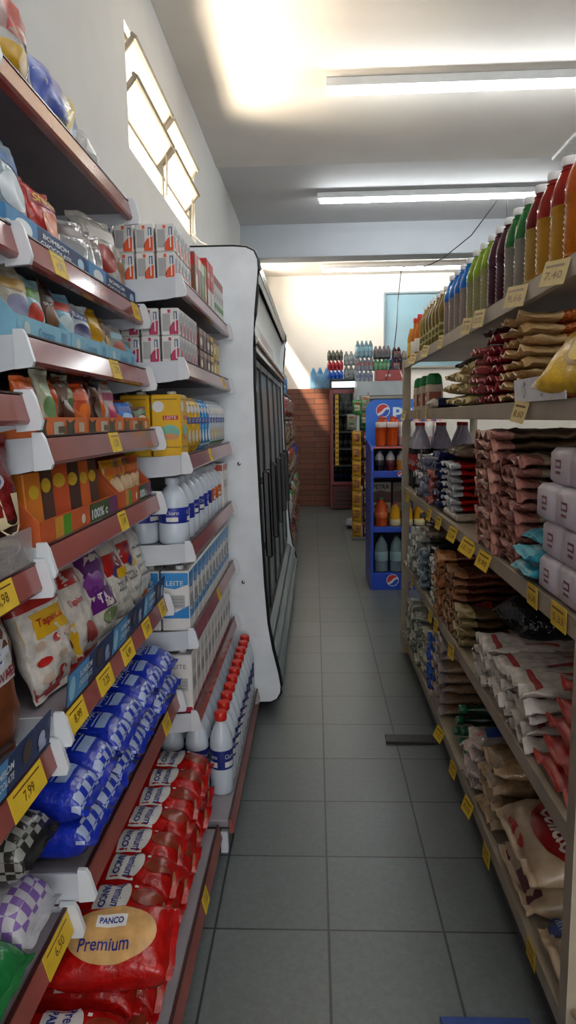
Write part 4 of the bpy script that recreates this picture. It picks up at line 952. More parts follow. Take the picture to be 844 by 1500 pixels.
ps2 = protos(2, .30, .24, .046, PASTA, film('a8905a'), eu=.30, name='pasta_bag')
stack(ps2, XR+.010, 2.60, Z2, 3, .045, .015, 'yellow pasta bag', 'bag', 'yellow pasta bags', 'of the pile nearer the green caps')
P_ = Proto(lambda: sack(.28, .28, .05, film('5a3418'), film('3a2a1c'), 201)); P_.put((XR+.07, 2.62, 1.52), 0, 'dark brown bag lying over the yellow pasta bags', 'bag')
P_ = Proto(lambda: sack(.28, .2, .028, film('3c2c24'), film('4a3a34'), 202)); P_.put((XR+.03, 2.02, 1.575), (0, 0, .1), 'dark bag on top of the red ended pile under the bottle shelf', 'bag')
P_ = Proto(lambda: sack(.14, .15, .045, film('1c2448'), film('b8b4a8'), 203)); P_.put((XR+.012, 3.02, Z2), 0, 'small dark blue bag beside the green capped cartons', 'bag')
def greencap():
    b = MB(); b.box(-.035, .035, -.035, .035, 0, .115, carton('b8a898'), .005); fn = lambda x, y: (-.0357, -x, y); b.rect(-.028, .028, .02, .08, carton('8c4a3a'), fn, 1); b.rect(-.022, .022, .04, .06, carton('c8b8a8'), lambda x, y: (-.0364, -x, y), 1)
    fe = lambda x, y: (x, -.0357, y); b.rect(-.028, .028, .02, .08, carton('8c4a3a'), fe, 1)
    o = b.build('condiment_jar'); c = MB(); c.lathe([(.034, 0), (.038, .006), (.034, .04), (.022, .052)], hard('0f6a34'), 18, (0, 0, .113)); c.build('cap', o); return o
P_ = Proto(greencap)
for k in range(5): P_.put((XR+.07+(k % 2)*.02, 3.22+k*.095, Z2), 0, f'green lidded jar at the far end under the bottles, {ORD[k]} from the near side', 'jar', 'jars with green lids')
YB_ = film('b8921c')
def d_yel(b, top):
    f2 = lambda x, y: top(x, y, 1, .0022); b.ell(.12, 0, .045, .05, ink('8a6414'), lambda x, y: top(x, y)); b.ell(.12, 0, .036, .04, ink('d0b04a'), f2); b.rect(.19, .215, -.06, .06, ink('7a4a14'), lambda x, y: top(x, y), 4)
P_ = Proto(lambda: sack(.27, .17, .07, YB_, film('c8bca8'), 204, eu=.06, decor=d_yel)); P_.put((XR+.030, 1.44, 1.435), (math.radians(50), .0, math.radians(-70)), 'yellow flour bag fallen over at the near end of the shelf under the bottles', 'bag')
P_ = Proto(lambda: sack(.27, .17, .06, film('b0946a'), film('c8bca8'), 205, eu=.06)); P_.put((XR+.045, 1.40, Z2), (0, 0, .1), 'tan bag lying under the fallen yellow bag', 'bag')
b = MB(); b.box(-.002, 0, -.165, .165, 0, .052, paper('cfd0d2')); fn = lambda x, y: (-.0028, -x, y)
for cx in (-.09, .03): b.ell(cx, .024, .012, .016, ink('9a9ca0'), fn, 16); b.ell(cx, .024, .008, .011, paper('cfd0d2'), lambda x, y: (-.0034, -x, y), 16); b.rect(cx+.004, cx+.012, .036, .044, ink('4a4a4c'), fn, 1)
o = b.build('card_strip', None, 0); o.location = (XR-.006, 1.49, 1.379); o.rotation_euler = (0, -.08, 0); tag(o, 'long white card strip standing on the shelf edge before the yellow bag', 'card strip')

# third shelf (z .966)
Z3 = .9665
def coke():
    h, r = .345, .052
    dk = mat('1c0c0a', .08, 'cola_bottle', scale=8., bump=.02, vary=.05); clr = mat('a8a4b4', .1, 'shrink_wrap', scale=30., bump=.4, vary=.05)
    prof = [(r*.8, 0), (r, .012), (r*.95, .05), (r, .09), (r, .19), (r*.98, .215), (r*.8, .255), (r*.5, .295), (r*.32, .315), (r*.30, h)]
    b = MB(); b.lathe(prof, dk, 20, mf=lambda i: dk if i < 5 else clr); o = b.build('cola_bottle', None, 50)
    q = MB(); q.lathe([(r*1.005, .10), (r*1.015, .101), (r*1.015, .184), (r*1.005, .185)], carton('8c1a18'), 20)
    for a0 in (PI, -PI/2, PI*.72):
        fn = lambda x, y: (r*1.025*math.cos(a0+x/r), r*1.025*math.sin(a0+x/r), y); q.text('Coca-Cola', 0, .143, W_, fn, w=.075, h=.03, bold=.01)
    q.build('label', o, 40)
    c = MB(); c.lathe([(r*.33, 0), (r*.34, .003), (r*.33, .016), (r*.30, .018)], hard('a81c18'), 16, (0, 0, h-.012)); c.build('cap', o, 40); return o
P_ = Proto(coke)
for r in range(3):
    for k in range(2): P_.put((XR+.075+r*.112, 3.60+k*.112, Z3), r*.7, f'red labelled cola bottle on the third shelf, {ORD[r]} from the aisle, {["front", "back"][k]} row', 'bottle', 'cola bottles in shrink wrap')
SILB = mat('8f8f96', .22, 'foil_film', metal=.3, scale=40., bump=.5, vary=.2)
pc = protos(3, .30, .16, .045, film('26262c'), SILB, eu=.22, name='coffee_bag', ruff=.016)
stack(pc, XR+.008, 3.30, Z3, 5, .040, .012, 'silver ended coffee bag', 'bag', 'silver ended bags on the third shelf', 'of the far pile on the third shelf', jr=.12)
pc = protos(2, .30, .15, .045, film('1e1e26'), film('7a7a90'), eu=.2, name='coffee_bag', ruff=.016)
stack(pc, XR+.008, 3.11, Z3, 5, .040, .012, 'blue grey ended coffee bag', 'bag', 'blue grey ended bags', 'beside the silver ended pile', jr=.12)
pc = protos(2, .28, .11, .04, film('4a1c1a'), film('8c4a44'), eu=.22, name='coffee_bag', ruff=.014)
stack(pc, XR+.008, 2.965, Z3, 4, .037, .010, 'small red brown bag', 'bag', 'small red brown bags', 'between the blue grey and black ended piles', jr=.1)
pc = protos(2, .30, .16, .045, film('14141a'), film('1c2450'), eu=.2, name='coffee_bag', ruff=.012)
stack(pc, XR+.008, 2.82, Z3, 6, .040, .010, 'black bag with navy end', 'bag', 'black bags on the third shelf', 'next to the red bags', jr=.08)
pw = protos(3, .32, .25, .026, film('96120f'), film('a8aab0'), eu=.10, name='coffee_bag', q=2.6, p=4.5, pinch=.02)
stack(pw, XR+.008, 2.57, Z3+.03, 7, .0263, .006, 'red bag with white end', 'bag', 'red bags with white ends', 'of the pile on the third shelf', jr=.02)
b = MB(); b.box(0, .28, -.12, .12, 0, .028, film('a89a8a'), .008); o = b.build('paper_pack', None, 30); o.location = (XR+.02, 2.56, Z3); tag(o, 'flat pale pack under the red bags with white ends', 'pack')
P_ = Proto(lambda: sack(.33, .30, .055, film('5a4030'), film('7a6a58'), 211)); P_.put((XR+.03, 2.62, 1.187), (0, 0, -.1), 'brown bag lying across the top of the red bags', 'bag')
P_ = Proto(lambda: sack(.24, .28, .03, film('54100e'), film('9a9488'), 212)); P_.put((XR+.09, 2.45, 1.2), (0, -.05, .2), 'dark red bag end with a white curl beside the tall brown pile', 'bag')
BRNB = film('54402e'); BRE = mat('8c5c54', .24, 'plastic_film', scale=42., bump=.6, vary=.28)
pn = protos(3, .36, .20, .029, BRNB, BRE, eu=.16, name='sugar_bag', ruff=.014, mid=film('9a8a74'), q=3., p=8., pinch=.02)
stack(pn, XR+.006, 1.755, Z3, 10, .0283, .007, 'brown bag with a crumpled pink end', 'bag', 'brown bags in the nearer tall pile', 'of the nearer tall pile', jr=.03)
pn2 = protos(3, .36, .21, .029, BRNB, mat('9a6c60', .24, 'plastic_film', scale=42., bump=.6, vary=.28), eu=.16, name='sugar_bag', ruff=.016, q=3., p=8., pinch=.02)
stack(pn2, XR-.004, 1.948, Z3, 12, .0285, .008, 'brown bag with a ruffled rosy end', 'bag', 'brown bags in the farther tall pile', 'of the farther tall pile', jr=.05)
pl_ = protos(2, .30, .145, .045, mat('2a7f96', .3, 'plastic_film', scale=30., bump=.4, vary=.12), mat('3a93a6', .3, 'plastic_film', scale=42., bump=.4, vary=.1), eu=.2, name='blue_pack', ruff=.002, pinch=.0, fin=.03, q=2.2, decor=lambda b, t: b.rect(.03, .10, -.035, .03, ink('a8bcc0'), lambda x, y: t(x, y), 4))
for k in range(3): pl_[k % 2].put((XR-.012+[0, .004, .03][k], 1.575, Z3+k*.037), (0, 0, [.0, -.02, .08][k]), f'light blue pack next to the white packs on the third shelf, {ORD[k]} from the bottom', 'pack', 'light blue packs')
WPK = mat('b9b2ba', .35, 'plastic_film', scale=30., bump=.3, vary=.04); PKI = ink('7a3a4a')
def wpack():
    L, W, T = .20, .113, .078
    b = MB(); b.box(0, L, -W/2, W/2, 0, T, WPK, .011)
    for fn in ((lambda x, y: (-.0006, -x, y)), (lambda x, y: (.06+x, -W/2-.0006, y))):
        b.rect(-.016, .016, .036, .054, PKI, fn, 1); b.rect(-.014, .014, .024, .030, PKI, fn, 1)
    for fn in ((lambda x, y: (-.0012, -x, y)), (lambda x, y: (.06+x, -W/2-.0012, y))):
        b.rect(-.012, .012, .041, .049, WPK, fn, 1)
    return b.build('white_pack', None, 60)
P_ = Proto(wpack)
for lay in range(4):
    for k in range(2): P_.put((XR+.008+[0, .004, -.006, .012][lay], 1.44-k*.116+[0, -.004, .012, -.012][lay], Z3+lay*.0785), 0, f'white pack with small pink print, {ORD[lay]} layer from the bottom, {["farther", "nearer"][k]} column', 'pack', 'white packs on the third shelf')

# fourth shelf (z .55)
Z4 = .549
LB_ = film('7f7f7a')
pp = protos(3, .30, .17, .042, film('5a5248'), film('9a9a94'), eu=.25, name='powder_bag', ruff=.018)
stack(pp, XR+.006, 3.50, Z4, 6, .037, .014, 'silvery white bag', 'bag', 'silvery bags on the fourth shelf', 'of the farthest pile on the fourth shelf', jr=.14)
stack(pp, XR+.006, 3.32, Z4, 6, .037, .014, 'silvery white ruffled bag', 'bag', 'ruffled silvery bags on the fourth shelf', 'of the pile second from the far end', jr=.14)
for k in range(2):
    P_ = Proto(lambda: sack(.30, .26, .06, film('54463a'), film('6a5a4a'), 221+k, eu=.14)); P_.put((XR+.02, 3.18-k*.03, .782+k*.0-.0+.06*(1-k)), 0, f'brown bag lying on top of the silvery bags, {["upper", "lower"][k]} of two', 'bag')
pp = protos(2, .28, .13, .040, film('20242c'), film('6a7a84'), eu=.2, name='powder_bag', ruff=.014)
stack(pp, XR+.006, 3.13, Z4, 5, .037, .010, 'blue grey bag', 'bag', 'blue grey bags on the fourth shelf', 'between the silvery and black piles', jr=.1)
pp = protos(2, .30, .15, .042, film('121214'), film('1a2226'), eu=.2, name='powder_bag')
stack(pp, XR+.02, 2.965, Z4, 6, .039, .008, 'black bag', 'bag', 'black bags on the fourth shelf', 'of the pile beside the white ended one', jr=.05)
pp = protos(2, .28, .09, .026, film('7a746c'), film('a0a09c'), eu=.3, name='powder_bag')
stack(pp, XR+.006, 2.835, Z4, 8, .0255, .006, 'small white ended bag', 'bag', 'small white ended bags', 'next to the orange ended piles', jr=.04)
ORE = mat('8a5a34', .3, 'plastic_film', scale=34., bump=.5, vary=.2); DKR = grains('3a1a10', '5c2c1c', 110.)
po = protos(3, .32, .15, .029, DKR, ORE, eu=.2, name='spice_bag', ruff=.016)
stack(po, XR+.004, 2.705, Z4, 9, .0285, .008, 'dark red bag with an orange end', 'bag', 'dark red bags, farther pile', 'of the orange ended pile', jr=.06)
po2 = protos(3, .32, .19, .029, DKR, mat('7a5236', .3, 'plastic_film', scale=34., bump=.5, vary=.2), eu=.18, name='spice_bag', ruff=.016)
stack(po2, XR+.010, 2.525, Z4, 8, .0285, .008, 'dark red bag with a tan end', 'bag', 'dark red bags, nearer pile', 'of the tan ended pile', jr=.06)
def d_disc(b, t): b.ell(.10, .03, .03, .045, ink('8c1c14'), lambda x, y: t(x, y)); b.ell(.10, .03, .022, .034, ink('5a120e'), lambda x, y: t(x, y, 1, .0022))
pg = protos(2, .32, .17, .034, film('4a3824'), film('8c7a54'), eu=.18, name='spice_bag', ruff=.016, decor=d_disc)
stack(pg, XR+.004, 2.335, Z4, 4, .033, .008, 'brown bag with a red disc', 'bag', 'brown bags with red discs', 'of the low fourth shelf pile', jr=.05)
P_ = Proto(lambda: sack(.26, .26, .12, mat('0d0b0d', .18, 'plastic_film', scale=60., bump=.9, vary=.1), mat('0d0b0d', .18, 'plastic_film', scale=60., bump=.9, vary=.1), 231, wr=.005)); P_.put((XR+.10, 2.06, .66), (0, 0, .1), 'black glossy bag behind the white sugar bags', 'bag')
pd = protos(2, .22, .25, .04, DKR, DKR, eu=.1, name='spice_bag')
stack(pd, XR+.14, 2.07, Z4, 3, .036, .004, 'dark brown bag', 'bag', 'dark brown bags under the black one', 'under the glossy black bag', jr=.04)
WS = film('b4aca4'); RS_ = film('9c1714')
def d_sug(b, t): b.rect(.12, .22, -.05, -.038, ink('8c2a2a'), lambda x, y: t(x, y), 3); b.poly([(.09, .0), (.26, .02), (.27, .034), (.09, .018)], ink('8c2a2a'), lambda x, y: t(x, y)); None
def mkw(seed):
    def mf(u, c, s): return film('8c3a3a') if .11 < u < .16 and abs(c) < .55 else None
    b, top = pillow(.33, .19, .034, WS, lambda u, c, s: mf(u, c, s), seed=seed, fin=.035, wr=.004, ruff=.012, pinch=.06, q=2.)
    d_sug(b, top); return b.build('sugar_bag', None, 60)
pw = [Proto(lambda s=s: mkw(s)) for s in (241, 242, 243)]
for q, yy in enumerate((1.99, 1.80, 1.61)):
    for k in range(4 if q < 2 else 5):
        pw[(k+q) % 3].put((XR+.0+rnd.uniform(-.006, .014), yy, Z4+k*.0325), (0, 0, rnd.uniform(-.08, .08)), f'white sugar bag with red print, {ORD[k]} from the bottom, {ORD[q]} pile from the far side', 'bag', 'white sugar bags on the fourth shelf')
RSW = grains('8c0f0c', 'a04a42', 24.)
def mkr(seed):
    b, top = pillow(.33, .22, .046, RS_, lambda u, c, s: RSW if u < .5 else None, seed=seed, fin=.025, wr=.003, ruff=.010, pinch=.04, q=2.)
    fn = lambda x, y: top(x, y); f2 = lambda x, y: top(x, y, 1, .0022)
    b.ell(.10, .02, .045, .03, ink('b07a70'), fn); b.ell(.16, -.03, .05, .035, ink('c4b8b0'), fn); b.ell(.09, -.06, .012, .012, ink('c8bcb4'), fn, 12); b.ell(.08, .07, .014, .01, ink('c8bcb4'), f2, 12)
    return b.build('sugar_bag', None, 60)
pr = [Proto(lambda s=s: mkr(s)) for s in (251, 252)]
for k in range(5): pr[k % 2].put((XR+.012+k*.012, 1.385, Z4+k*.044), (0, 0, rnd.uniform(-.05, .05)), f'red bag with pale swirls ending the fourth shelf, {ORD[k]} from the bottom', 'bag', 'red bags at the near end')

# bottom shelf (z .138)
Z5 = .139
pq = protos(3, .30, .17, .038, film('6a6254'), film('8a8a80'), eu=.2, name='flour_bag', ruff=.018)
stack(pq, XR+.006, 3.60, Z5, 6, .036, .012, 'grey white bag', 'bag', 'grey white bags on the bottom shelf', 'of the farthest pile on the bottom shelf', jr=.12)
stack(pq, XR+.006, 3.42, Z5, 7, .036, .012, 'greyish ruffled bag', 'bag', 'greyish ruffled bags on the bottom shelf', 'of the pile second from the far end', jr=.12)
stack(pq, XR+.006, 3.24, Z5, 7, .036, .012, 'pale ruffled bag', 'bag', 'pale ruffled bags on the bottom shelf', 'of the third pile from the far end', jr=.12)
pq = protos(2, .32, .19, .042, film('7a6c58'), film('94907f'), eu=.12, name='flour_bag', ruff=.014)
stack(pq, XR+.006, 3.04, Z5, 6, .039, .008, 'pale beige sided bag', 'bag', 'pale bags with beige sides', 'of the pile before the blue ended rice', jr=.06)
BLE = film('1c3f8c'); RICE = grains('6a5444', '8a7058', 140.)
pq = protos(2, .30, .09, .048, film('5a6a94'), BLE, eu=.3, name='rice_bag', ruff=.014)
stack(pq, XR+.004, 2.875, Z5, 6, .044, .006, 'bag with a blue end', 'bag', 'blue ended bags on the bottom shelf', 'of the narrow blue ended pile', jr=.06)
pq = protos(3, .34, .23, .048, RICE, film('7a6c64'), eu=.10, name='rice_bag', ruff=.012, q=2.)
stack(pq, XR+.006, 2.715, Z5, 7, .0445, .006, 'brown rice bag', 'bag', 'brown rice bags on the bottom shelf', 'of the tall brown pile', jr=.03)
def lying():
    r, h = .036, .24; g = mat('1a3424', .12, 'sauce_bottle', scale=12., bump=.04, vary=.06)
    R = Matrix.Rotation(PI/2, 3, 'Y') 
    b = MB(); b.lathe([(r*.34, .0), (r*.36, .03), (r*.6, .06), (r, .10), (r, h-.01), (r*.85, h)], g, 18, (0, 0, r), R); o = b.build('vinegar_bottle', None, 50)
    c = MB(); c.lathe([(r*.42, -.022), (r*.46, -.02), (r*.46, .002), (r*.42, .004)], hard('17543a'), 16, (0, 0, r), R); c.build('cap', o, 40)
    q = MB(); q.lathe([(r*1.01, .12), (r*1.02, .121), (r*1.02, .2), (r*1.01, .201)], carton('8a8478'), 18, (0, 0, r), R); q.build('label', o, 40); return o
P_ = Proto(lying)
for k, (yy, zz) in enumerate(((2.42, Z5), (2.335, Z5), (2.25, Z5), (2.378, Z5+.062), (2.293, Z5+.062), (2.335, Z5+.124))): P_.put((XR+.045, yy, zz), (0, 0, rnd.uniform(-.05, .05)), f'dark green bottle lying with its green cap to the aisle, {["near the rice bags", "in the middle below", "near the white bags", "upper left of the pile", "upper right of the pile", "on top of the pile"][k]}', 'bottle', None)
def d_mix(b, t): b.rect(.05, .11, -.035, .035, ink('1f3a7a'), lambda x, y: t(x, y), 4); b.ell(.03, .0, .012, .02, ink('9a3a4a'), lambda x, y: t(x, y), 12)
pm = protos(2, .30, .17, .05, film('8f8680'), film('a89890'), eu=.12, name='flour_bag', decor=d_mix, ruff=.012)
stack(pm, XR+.004, 2.105, Z5, 4, .046, .010, 'white flour bag with blue label', 'bag', 'white flour bags with blue labels', 'beside the beige bags', jr=.12)
pbg = protos(2, .34, .19, .058, film('7c6246'), film('8c7458'), eu=.10, name='flour_bag', ruff=.010, q=2.)
stack(pbg, XR+.012, 1.905, Z5, 4, .054, .006, 'smooth beige bag', 'bag', 'beige bags on the bottom shelf', 'of the pile behind the big rice bag', jr=.04)
P_ = Proto(lambda: sack(.30, .17, .07, film('14172c'), film('14172c'), 261)); P_.put((XR+.09, 2.10, .335), 0, 'dark navy bag behind the white flour bags', 'bag')
BIG = mat('8f7a62', .3, 'plastic_film', scale=22., bump=.35, vary=.08); 
def big1(b, t):
    f2 = lambda x, y: t(x, y, 1, .0035); f3 = lambda x, y: t(x, y, 1, .0055)
    b.ell(.115, -.03, .062, .115, ink('7c1414'), f2, 32); b.text('Colitto', .115, -.03, ink('b8aca4'), f3, w=.17, h=.052, rot=-PI/2, bold=.03)
    b.ell(.022, .03, .008, .06, ink('7c1414'), lambda x, y: t(x, y), 16)
P_ = Proto(lambda: sack(.36, .33, .10, BIG, BIG, 271, decor=big1, eu=.05, fin=.05, q=2., ruff=.008)); P_.put((XR+.004, 1.595, Z5+.085), (0, -.12, .0), 'big clear rice bag with a red oval label, upper of two at the near end', 'rice bag')
P_ = Proto(lambda: sack(.36, .30, .085, BIG, BIG, 272, eu=.05, fin=.05, q=2., ruff=.008, decor=lambda b, t: b.rect(.015, .05, -.10, .12, ink('3c1418'), lambda x, y: t(x, y), 5))); P_.put((XR+.0, 1.60, Z5), 0, 'big clear rice bag with a dark red band, under the red oval one', 'rice bag')
def big2(b, t):
    f3 = lambda x, y: t(x, y, 1, .003)
    b.ell(.05, .145, .030, .045, ink('1a2448'), lambda x, y: t(x, y), 28); b.ell(.05, .145, .026, .040, ink('1c2c5c'), lambda x, y: t(x, y, 1, .002), 28); b.text('Camil', .05, .145, ink('8a94b0'), f3, w=.07, h=.022, rot=-PI/2, bold=.01)
    b.rect(.05, .062, .04, .09, ink('8a6a3a'), lambda x, y: t(x, y), 4); b.ell(.03, .06, .006, .03, ink('4a1c24'), lambda x, y: t(x, y), 14)
P_ = Proto(lambda: sack(.36, .37, .10, BIG, BIG, 273, eu=.05, fin=.05, q=2., ruff=.008, decor=big2)); P_.put((XR+.008, 1.245, Z5), (0, -.02, .0), 'big clear rice bag with a blue oval label, nearest on the bottom shelf', 'rice bag')
# ---- glimpsed behind: a shelf of the next aisle with pink and yellow bags
nx = empty('gondola_shelving', (1.55, 3.3, 0)); tag(nx, 'shelving unit of the next aisle glimpsed through the right rack', 'shelving unit')
for zz in (.5, 1.02, 1.46):
    b = MB(); b.box(-.2, .2, -1.0, 1.0, zz-.03, zz, WHITE_ST, .003); b.box(-.215, -.2, -1.0, 1.0, zz-.035, zz+.02, hard('c9ccd4'), .004); b.build('shelf', nx)
b = MB(); b.box(.2, .22, -1.0, 1.0, .05, 1.9, metal('6d666a', .5)); b.build('back_panel', nx)
for yy in (-1., .97):
    b = MB(); b.box(.16, .2, yy, yy+.03, 0, 1.9, WHITE_ST, .003); b.build('upright', nx)
for k, (c1, c2, nm) in enumerate((('a85a8c', 'd0a8b8', 'pink'), ('c89a2a', 'd8b85a', 'yellow'), ('b86a94', 'd8b8c4', 'pink'), ('c8982a', 'b85a24', 'yellow'), ('b0607c', 'c8a83a', 'pink and yellow'))):
    b, top = pillow(.24, .19, .07, film(c1), None, seed=280+k, wr=.004); b.ell(.12, 0, .06, .05, ink(c2), lambda x, y: top(x, y)); b.rect(.17, .2, -.06, .06, ink(c2), lambda x, y: top(x, y), 3)
    o = b.build('snack_bag', None, 60, Matrix.Rotation(PI, 4, 'Z') @ Matrix.Translation((-.07, 0, 0)) @ stand()); o.location = (1.35, 2.75+k*.2, 1.022); tag(o, f'{nm} snack bag on the next aisle shelf, {ORD[k]} from the near end', 'snack bag')
# ---- floor bits
b = MB(); b.box(-.11, .11, -.034, .034, 0, .012, mat('17120f', .5, 'dark_rubber', scale=40., bump=.3), .002); o = b.build('rubber_strip'); o.location = (.395, 2.69, 0); o.rotation_euler = (0, 0, -.02); tag(o, 'short dark strip lying on the floor tiles by the right rack', 'floor strip')
b = MB(); b.box(.27, .47, 1.20, 1.365, 0, .006, mat('14306a', .5, 'blue_rubber', scale=60., bump=.3), .002); tag(b.build('floor_mat'), 'dark blue mat on the floor at the bottom edge', 'mat')
# ================================================================== open-fronted fridge along the left wall
LIFT = 1.0
FY0, FY1 = 2.965, 5.69
PAN = metal('e4e8ee', .35); BLK = hard('0e0e12', .35); CHR = mat('9a948e', .22, 'steel', metal=.9, scale=6., bump=.03, vary=.05)
prof = [(-.84, .055), (-.255, .051), (-.215, .052), (-.188, .066), (-.172, .095), (-.170, .125), (-.180, .19), (-.205, .30), (-.224, .42), (-.236, .60), (-.250, .95), (-.258, 1.21), (-.265, 1.50), (-.263, 1.66), (-.255, 1.80), (-.242, 1.92), (-.236, 1.98), (-.238, 2.02), (-.252, 2.052), (-.285, 2.068), (-.34, 2.073), (-.84, 2.075)]
fr = empty('display_fridge', (-.5, 4.3, 0)); tag(fr, 'long upright display fridge with a curved white end panel and black framed doors', 'fridge')
ox, oy = -.5, 4.3
P2 = [(x-ox, z) for x, z in prof]
for ya, yb_ in ((FY0, FY0+.035), (FY1-.035, FY1)):
    b = MB(); b.prism(P2, 'y', ya-oy, yb_-oy, PAN); e = b.build('end_panel', fr, 25)
    b = MB(); b.tube([(x-ox, (ya+yb_)/2-oy, z) for x, z in prof[1:]], .0125, BLK, 8); b.build('edge_trim', e)
    for xs, zs in ((-.335, 1.155), (-.33, .62)):
        b = MB(); b.lathe([(.008, 0), (.008, .004), (.004, .006)], CHR, 12, (xs-ox, ya-oy, zs), Matrix.Rotation(PI/2, 3, 'X')); b.build('screw', e)
b = MB(); b.box(-.845-ox, -.80-ox, FY0+.035-oy, FY1-.035-oy, .06, 2.07, metal('55585c')); b.build('back_wall', fr, 0)
b = MB(); b.box(-.80-ox, -.30-ox, FY0+.035-oy, FY1-.035-oy, 2.03, 2.07, metal('8a8d90')); b.build('top', fr, 0)
b = MB(); b.prism([(-.80-ox, .06), (-.215-ox, .06), (-.195-ox, .12), (-.215-ox, .28), (-.26-ox, .30), (-.80-ox, .30)], 'y', FY0+.035-oy, FY1-.035-oy, metal('3a3e42')); b.build('base_tub', fr, 20)
for zc, xc in ((.15, -.182), (.245, -.198)):
    b = MB(); b.tube([(xc-ox, FY0+.036-oy, zc), (xc-ox, FY1-.036-oy, zc)], .022, mat('6f7a7a', .3, 'bumper', scale=5.), 10); b.build('bumper_rail', fr)
b = MB(); b.prism([(-.30-ox, 2.0), (-.245-ox, 1.955), (-.235-ox, 1.985), (-.238-ox, 2.02), (-.25-ox, 2.045), (-.30-ox, 2.06)], 'y', FY0+.036-oy, FY1-.036-oy, mat('4a3c34', .25, 'canopy_trim', scale=8.))
for q in range(3): b.box(-.238-ox, -.232-ox, FY0+.036-oy, FY1-.036-oy, 1.985+q*.017, 1.992+q*.017, CHR, .001)
cn = b.build('canopy', fr, 25)
b = MB(); n = 8
b.prism([(-.262-ox+.0-.02*math.sin(PI*k/n), 1.71+.245*k/n) for k in range(n+1)] + [(-.34-ox, 1.955), (-.34-ox, 1.71)], 'y', FY0+.036-oy, FY1-.036-oy, hard('cfd2d2', .35)); 
b.build('light_box', cn, 30)
b = MB(); b.rect(3.1-oy, 4.6-oy, 1.72, 1.80, carton('8f9294'), lambda x, y: (-.2595-ox-.02*math.sin(PI*(y-1.71)/.245)+.001, x, y), 6); b.rect(3.5-oy, 4.1-oy, 1.735, 1.775, carton('8c4a4c'), lambda x, y: (-.2595-ox-.02*math.sin(PI*(y-1.71)/.245)+.0025, x, y), 6); b.build('light_box_print', cn, 30)
b = MB(); b.tube([(-.262-ox, FY0+.036-oy, 1.69), (-.262-ox, FY1-.036-oy, 1.69)], .02, CHR, 12); b.tube([(-.268-ox, FY0+.036-oy, 1.655), (-.268-ox, FY1-.036-oy, 1.655)], .016, CHR, 10); b.build('front_rail', fr)
FG = glass_mat('fridge_glass', '8c9094', .05, .82, painted_sheen=.40)  # flat grey share paints the light reflected in the door glass
for k in range(4):
    b = MB(); b.box(-.79-ox, -.33-ox, FY0+.04-oy, FY1-.04-oy, .55+k*.33, .565+k*.33, metal('9a9ea2'), .002); b.box(-.335-ox, -.328-ox, FY0+.04-oy, FY1-.04-oy, .54+k*.33, .585+k*.33, hard('b8c4cc'), .002); b.build('shelf', fr)
dn = 5; dw = (FY1-FY0-.08)/dn; a = math.atan2(.036, 1.32)
for k in range(dn):
    y0 = FY0+.04+k*dw
    M = Matrix.Translation((-.236-.012-ox, y0+dw/2-oy, .315)) @ Matrix.Rotation(-a, 4, 'Y')
    b = MB(); hw, hh, t = dw/2-.003, 1.32, .032
    b.box(-.02, .008, -hw, -hw+t, 0, hh, BLK, .004); b.box(-.02, .008, hw-t, hw, 0, hh, BLK, .004); b.box(-.02, .008, -hw+t, hw-t, 0, .04, BLK, .004); b.box(-.02, .008, -hw+t, hw-t, hh-.04, hh, BLK, .004)
    d = b.build('door', fr, 30, M)
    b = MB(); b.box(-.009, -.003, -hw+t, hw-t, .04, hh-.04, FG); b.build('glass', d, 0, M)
    b = MB(); yh = -hw+.045
    b.box(.008, .036, yh-.014, yh+.014, .44, .47, BLK, .004); b.box(.008, .036, yh-.014, yh+.014, .74, .77, BLK, .004); b.box(.030, .062, yh-.022, yh+.022, .40, .80, BLK, .008); b.build('handle', d, 30, M)
def yog(c1, c2):
    b = MB(); b.box(-.035, .035, -.035, .035, 0, .16, carton(c1), .004); b.rect(-.03, .03, .02, .07, carton(c2), lambda x, y: (.0358, x, y), 1); b.prism([(-.035, .16), (0, .195), (.035, .16)], 'y', -.034, .034, carton(c1)); return b.build('drink_carton')
for r, (c1, c2, nm) in enumerate((('7a8a94', '4a5a64', 'grey'), ('8a6a5a', '5a3a30', 'brown'), ('a8907c', '6a4a3a', 'tan'), ('8fb4cc', '2f6ea4', 'pale blue'))):
    P_ = Proto(lambda: yog(c1, c2))
    for k in range(12): P_.put((-.40, FY0+.16+k*.215, .5655+r*.33), 0, f'{nm} drink carton inside the long fridge, {ORD[k]} from the near door', 'drink carton', f'{nm} cartons in the fridge')
# ---------- snack rack beyond the fridge
sr = empty('snack_rack', (-.55, 7.1, 0)); tag(sr, 'snack rack along the left wall beyond the long fridge', 'snack rack')
for yy in (-1.33, 1.30):
    for xx in (-.28, .18):
        b = MB(); b.box(xx, xx+.03, yy, yy+.03, 0, 1.62, metal('6a6a6c'), .003); b.build('post', sr)
SZ = [(.12, -.195), (.46, -.195), (.80, -.21), (1.08, -.235), (1.36, -.245), (1.60, -.27)]
for zz, xf in SZ:
    b = MB(); b.box(-.29, xf-.012+.55, -1.33, 1.33, zz-.02, zz, metal('4a4648'), .002); b.build('shelf', sr)
cols = [[('4a1a18', 'brown red'), ('7a4a3a', 'chestnut'), ('8c2420', 'red'), ('3a2018', 'dark brown')], [('9a948e', 'white'), ('2f7a44', 'green'), ('8c3a34', 'red'), ('7a5a44', 'tan')], [('1c3c9c', 'blue'), ('1c3c9c', 'blue'), ('5a3a2a', 'brown'), ('8c2a24', 'red')], [('7a5a34', 'tan'), ('4a2a20', 'brown'), ('8c6a4a', 'ochre'), ('3a2a24', 'dark')], [('a84a54', 'pink'), ('b86a74', 'pink'), ('8c2c34', 'red'), ('4a2420', 'brown')]]
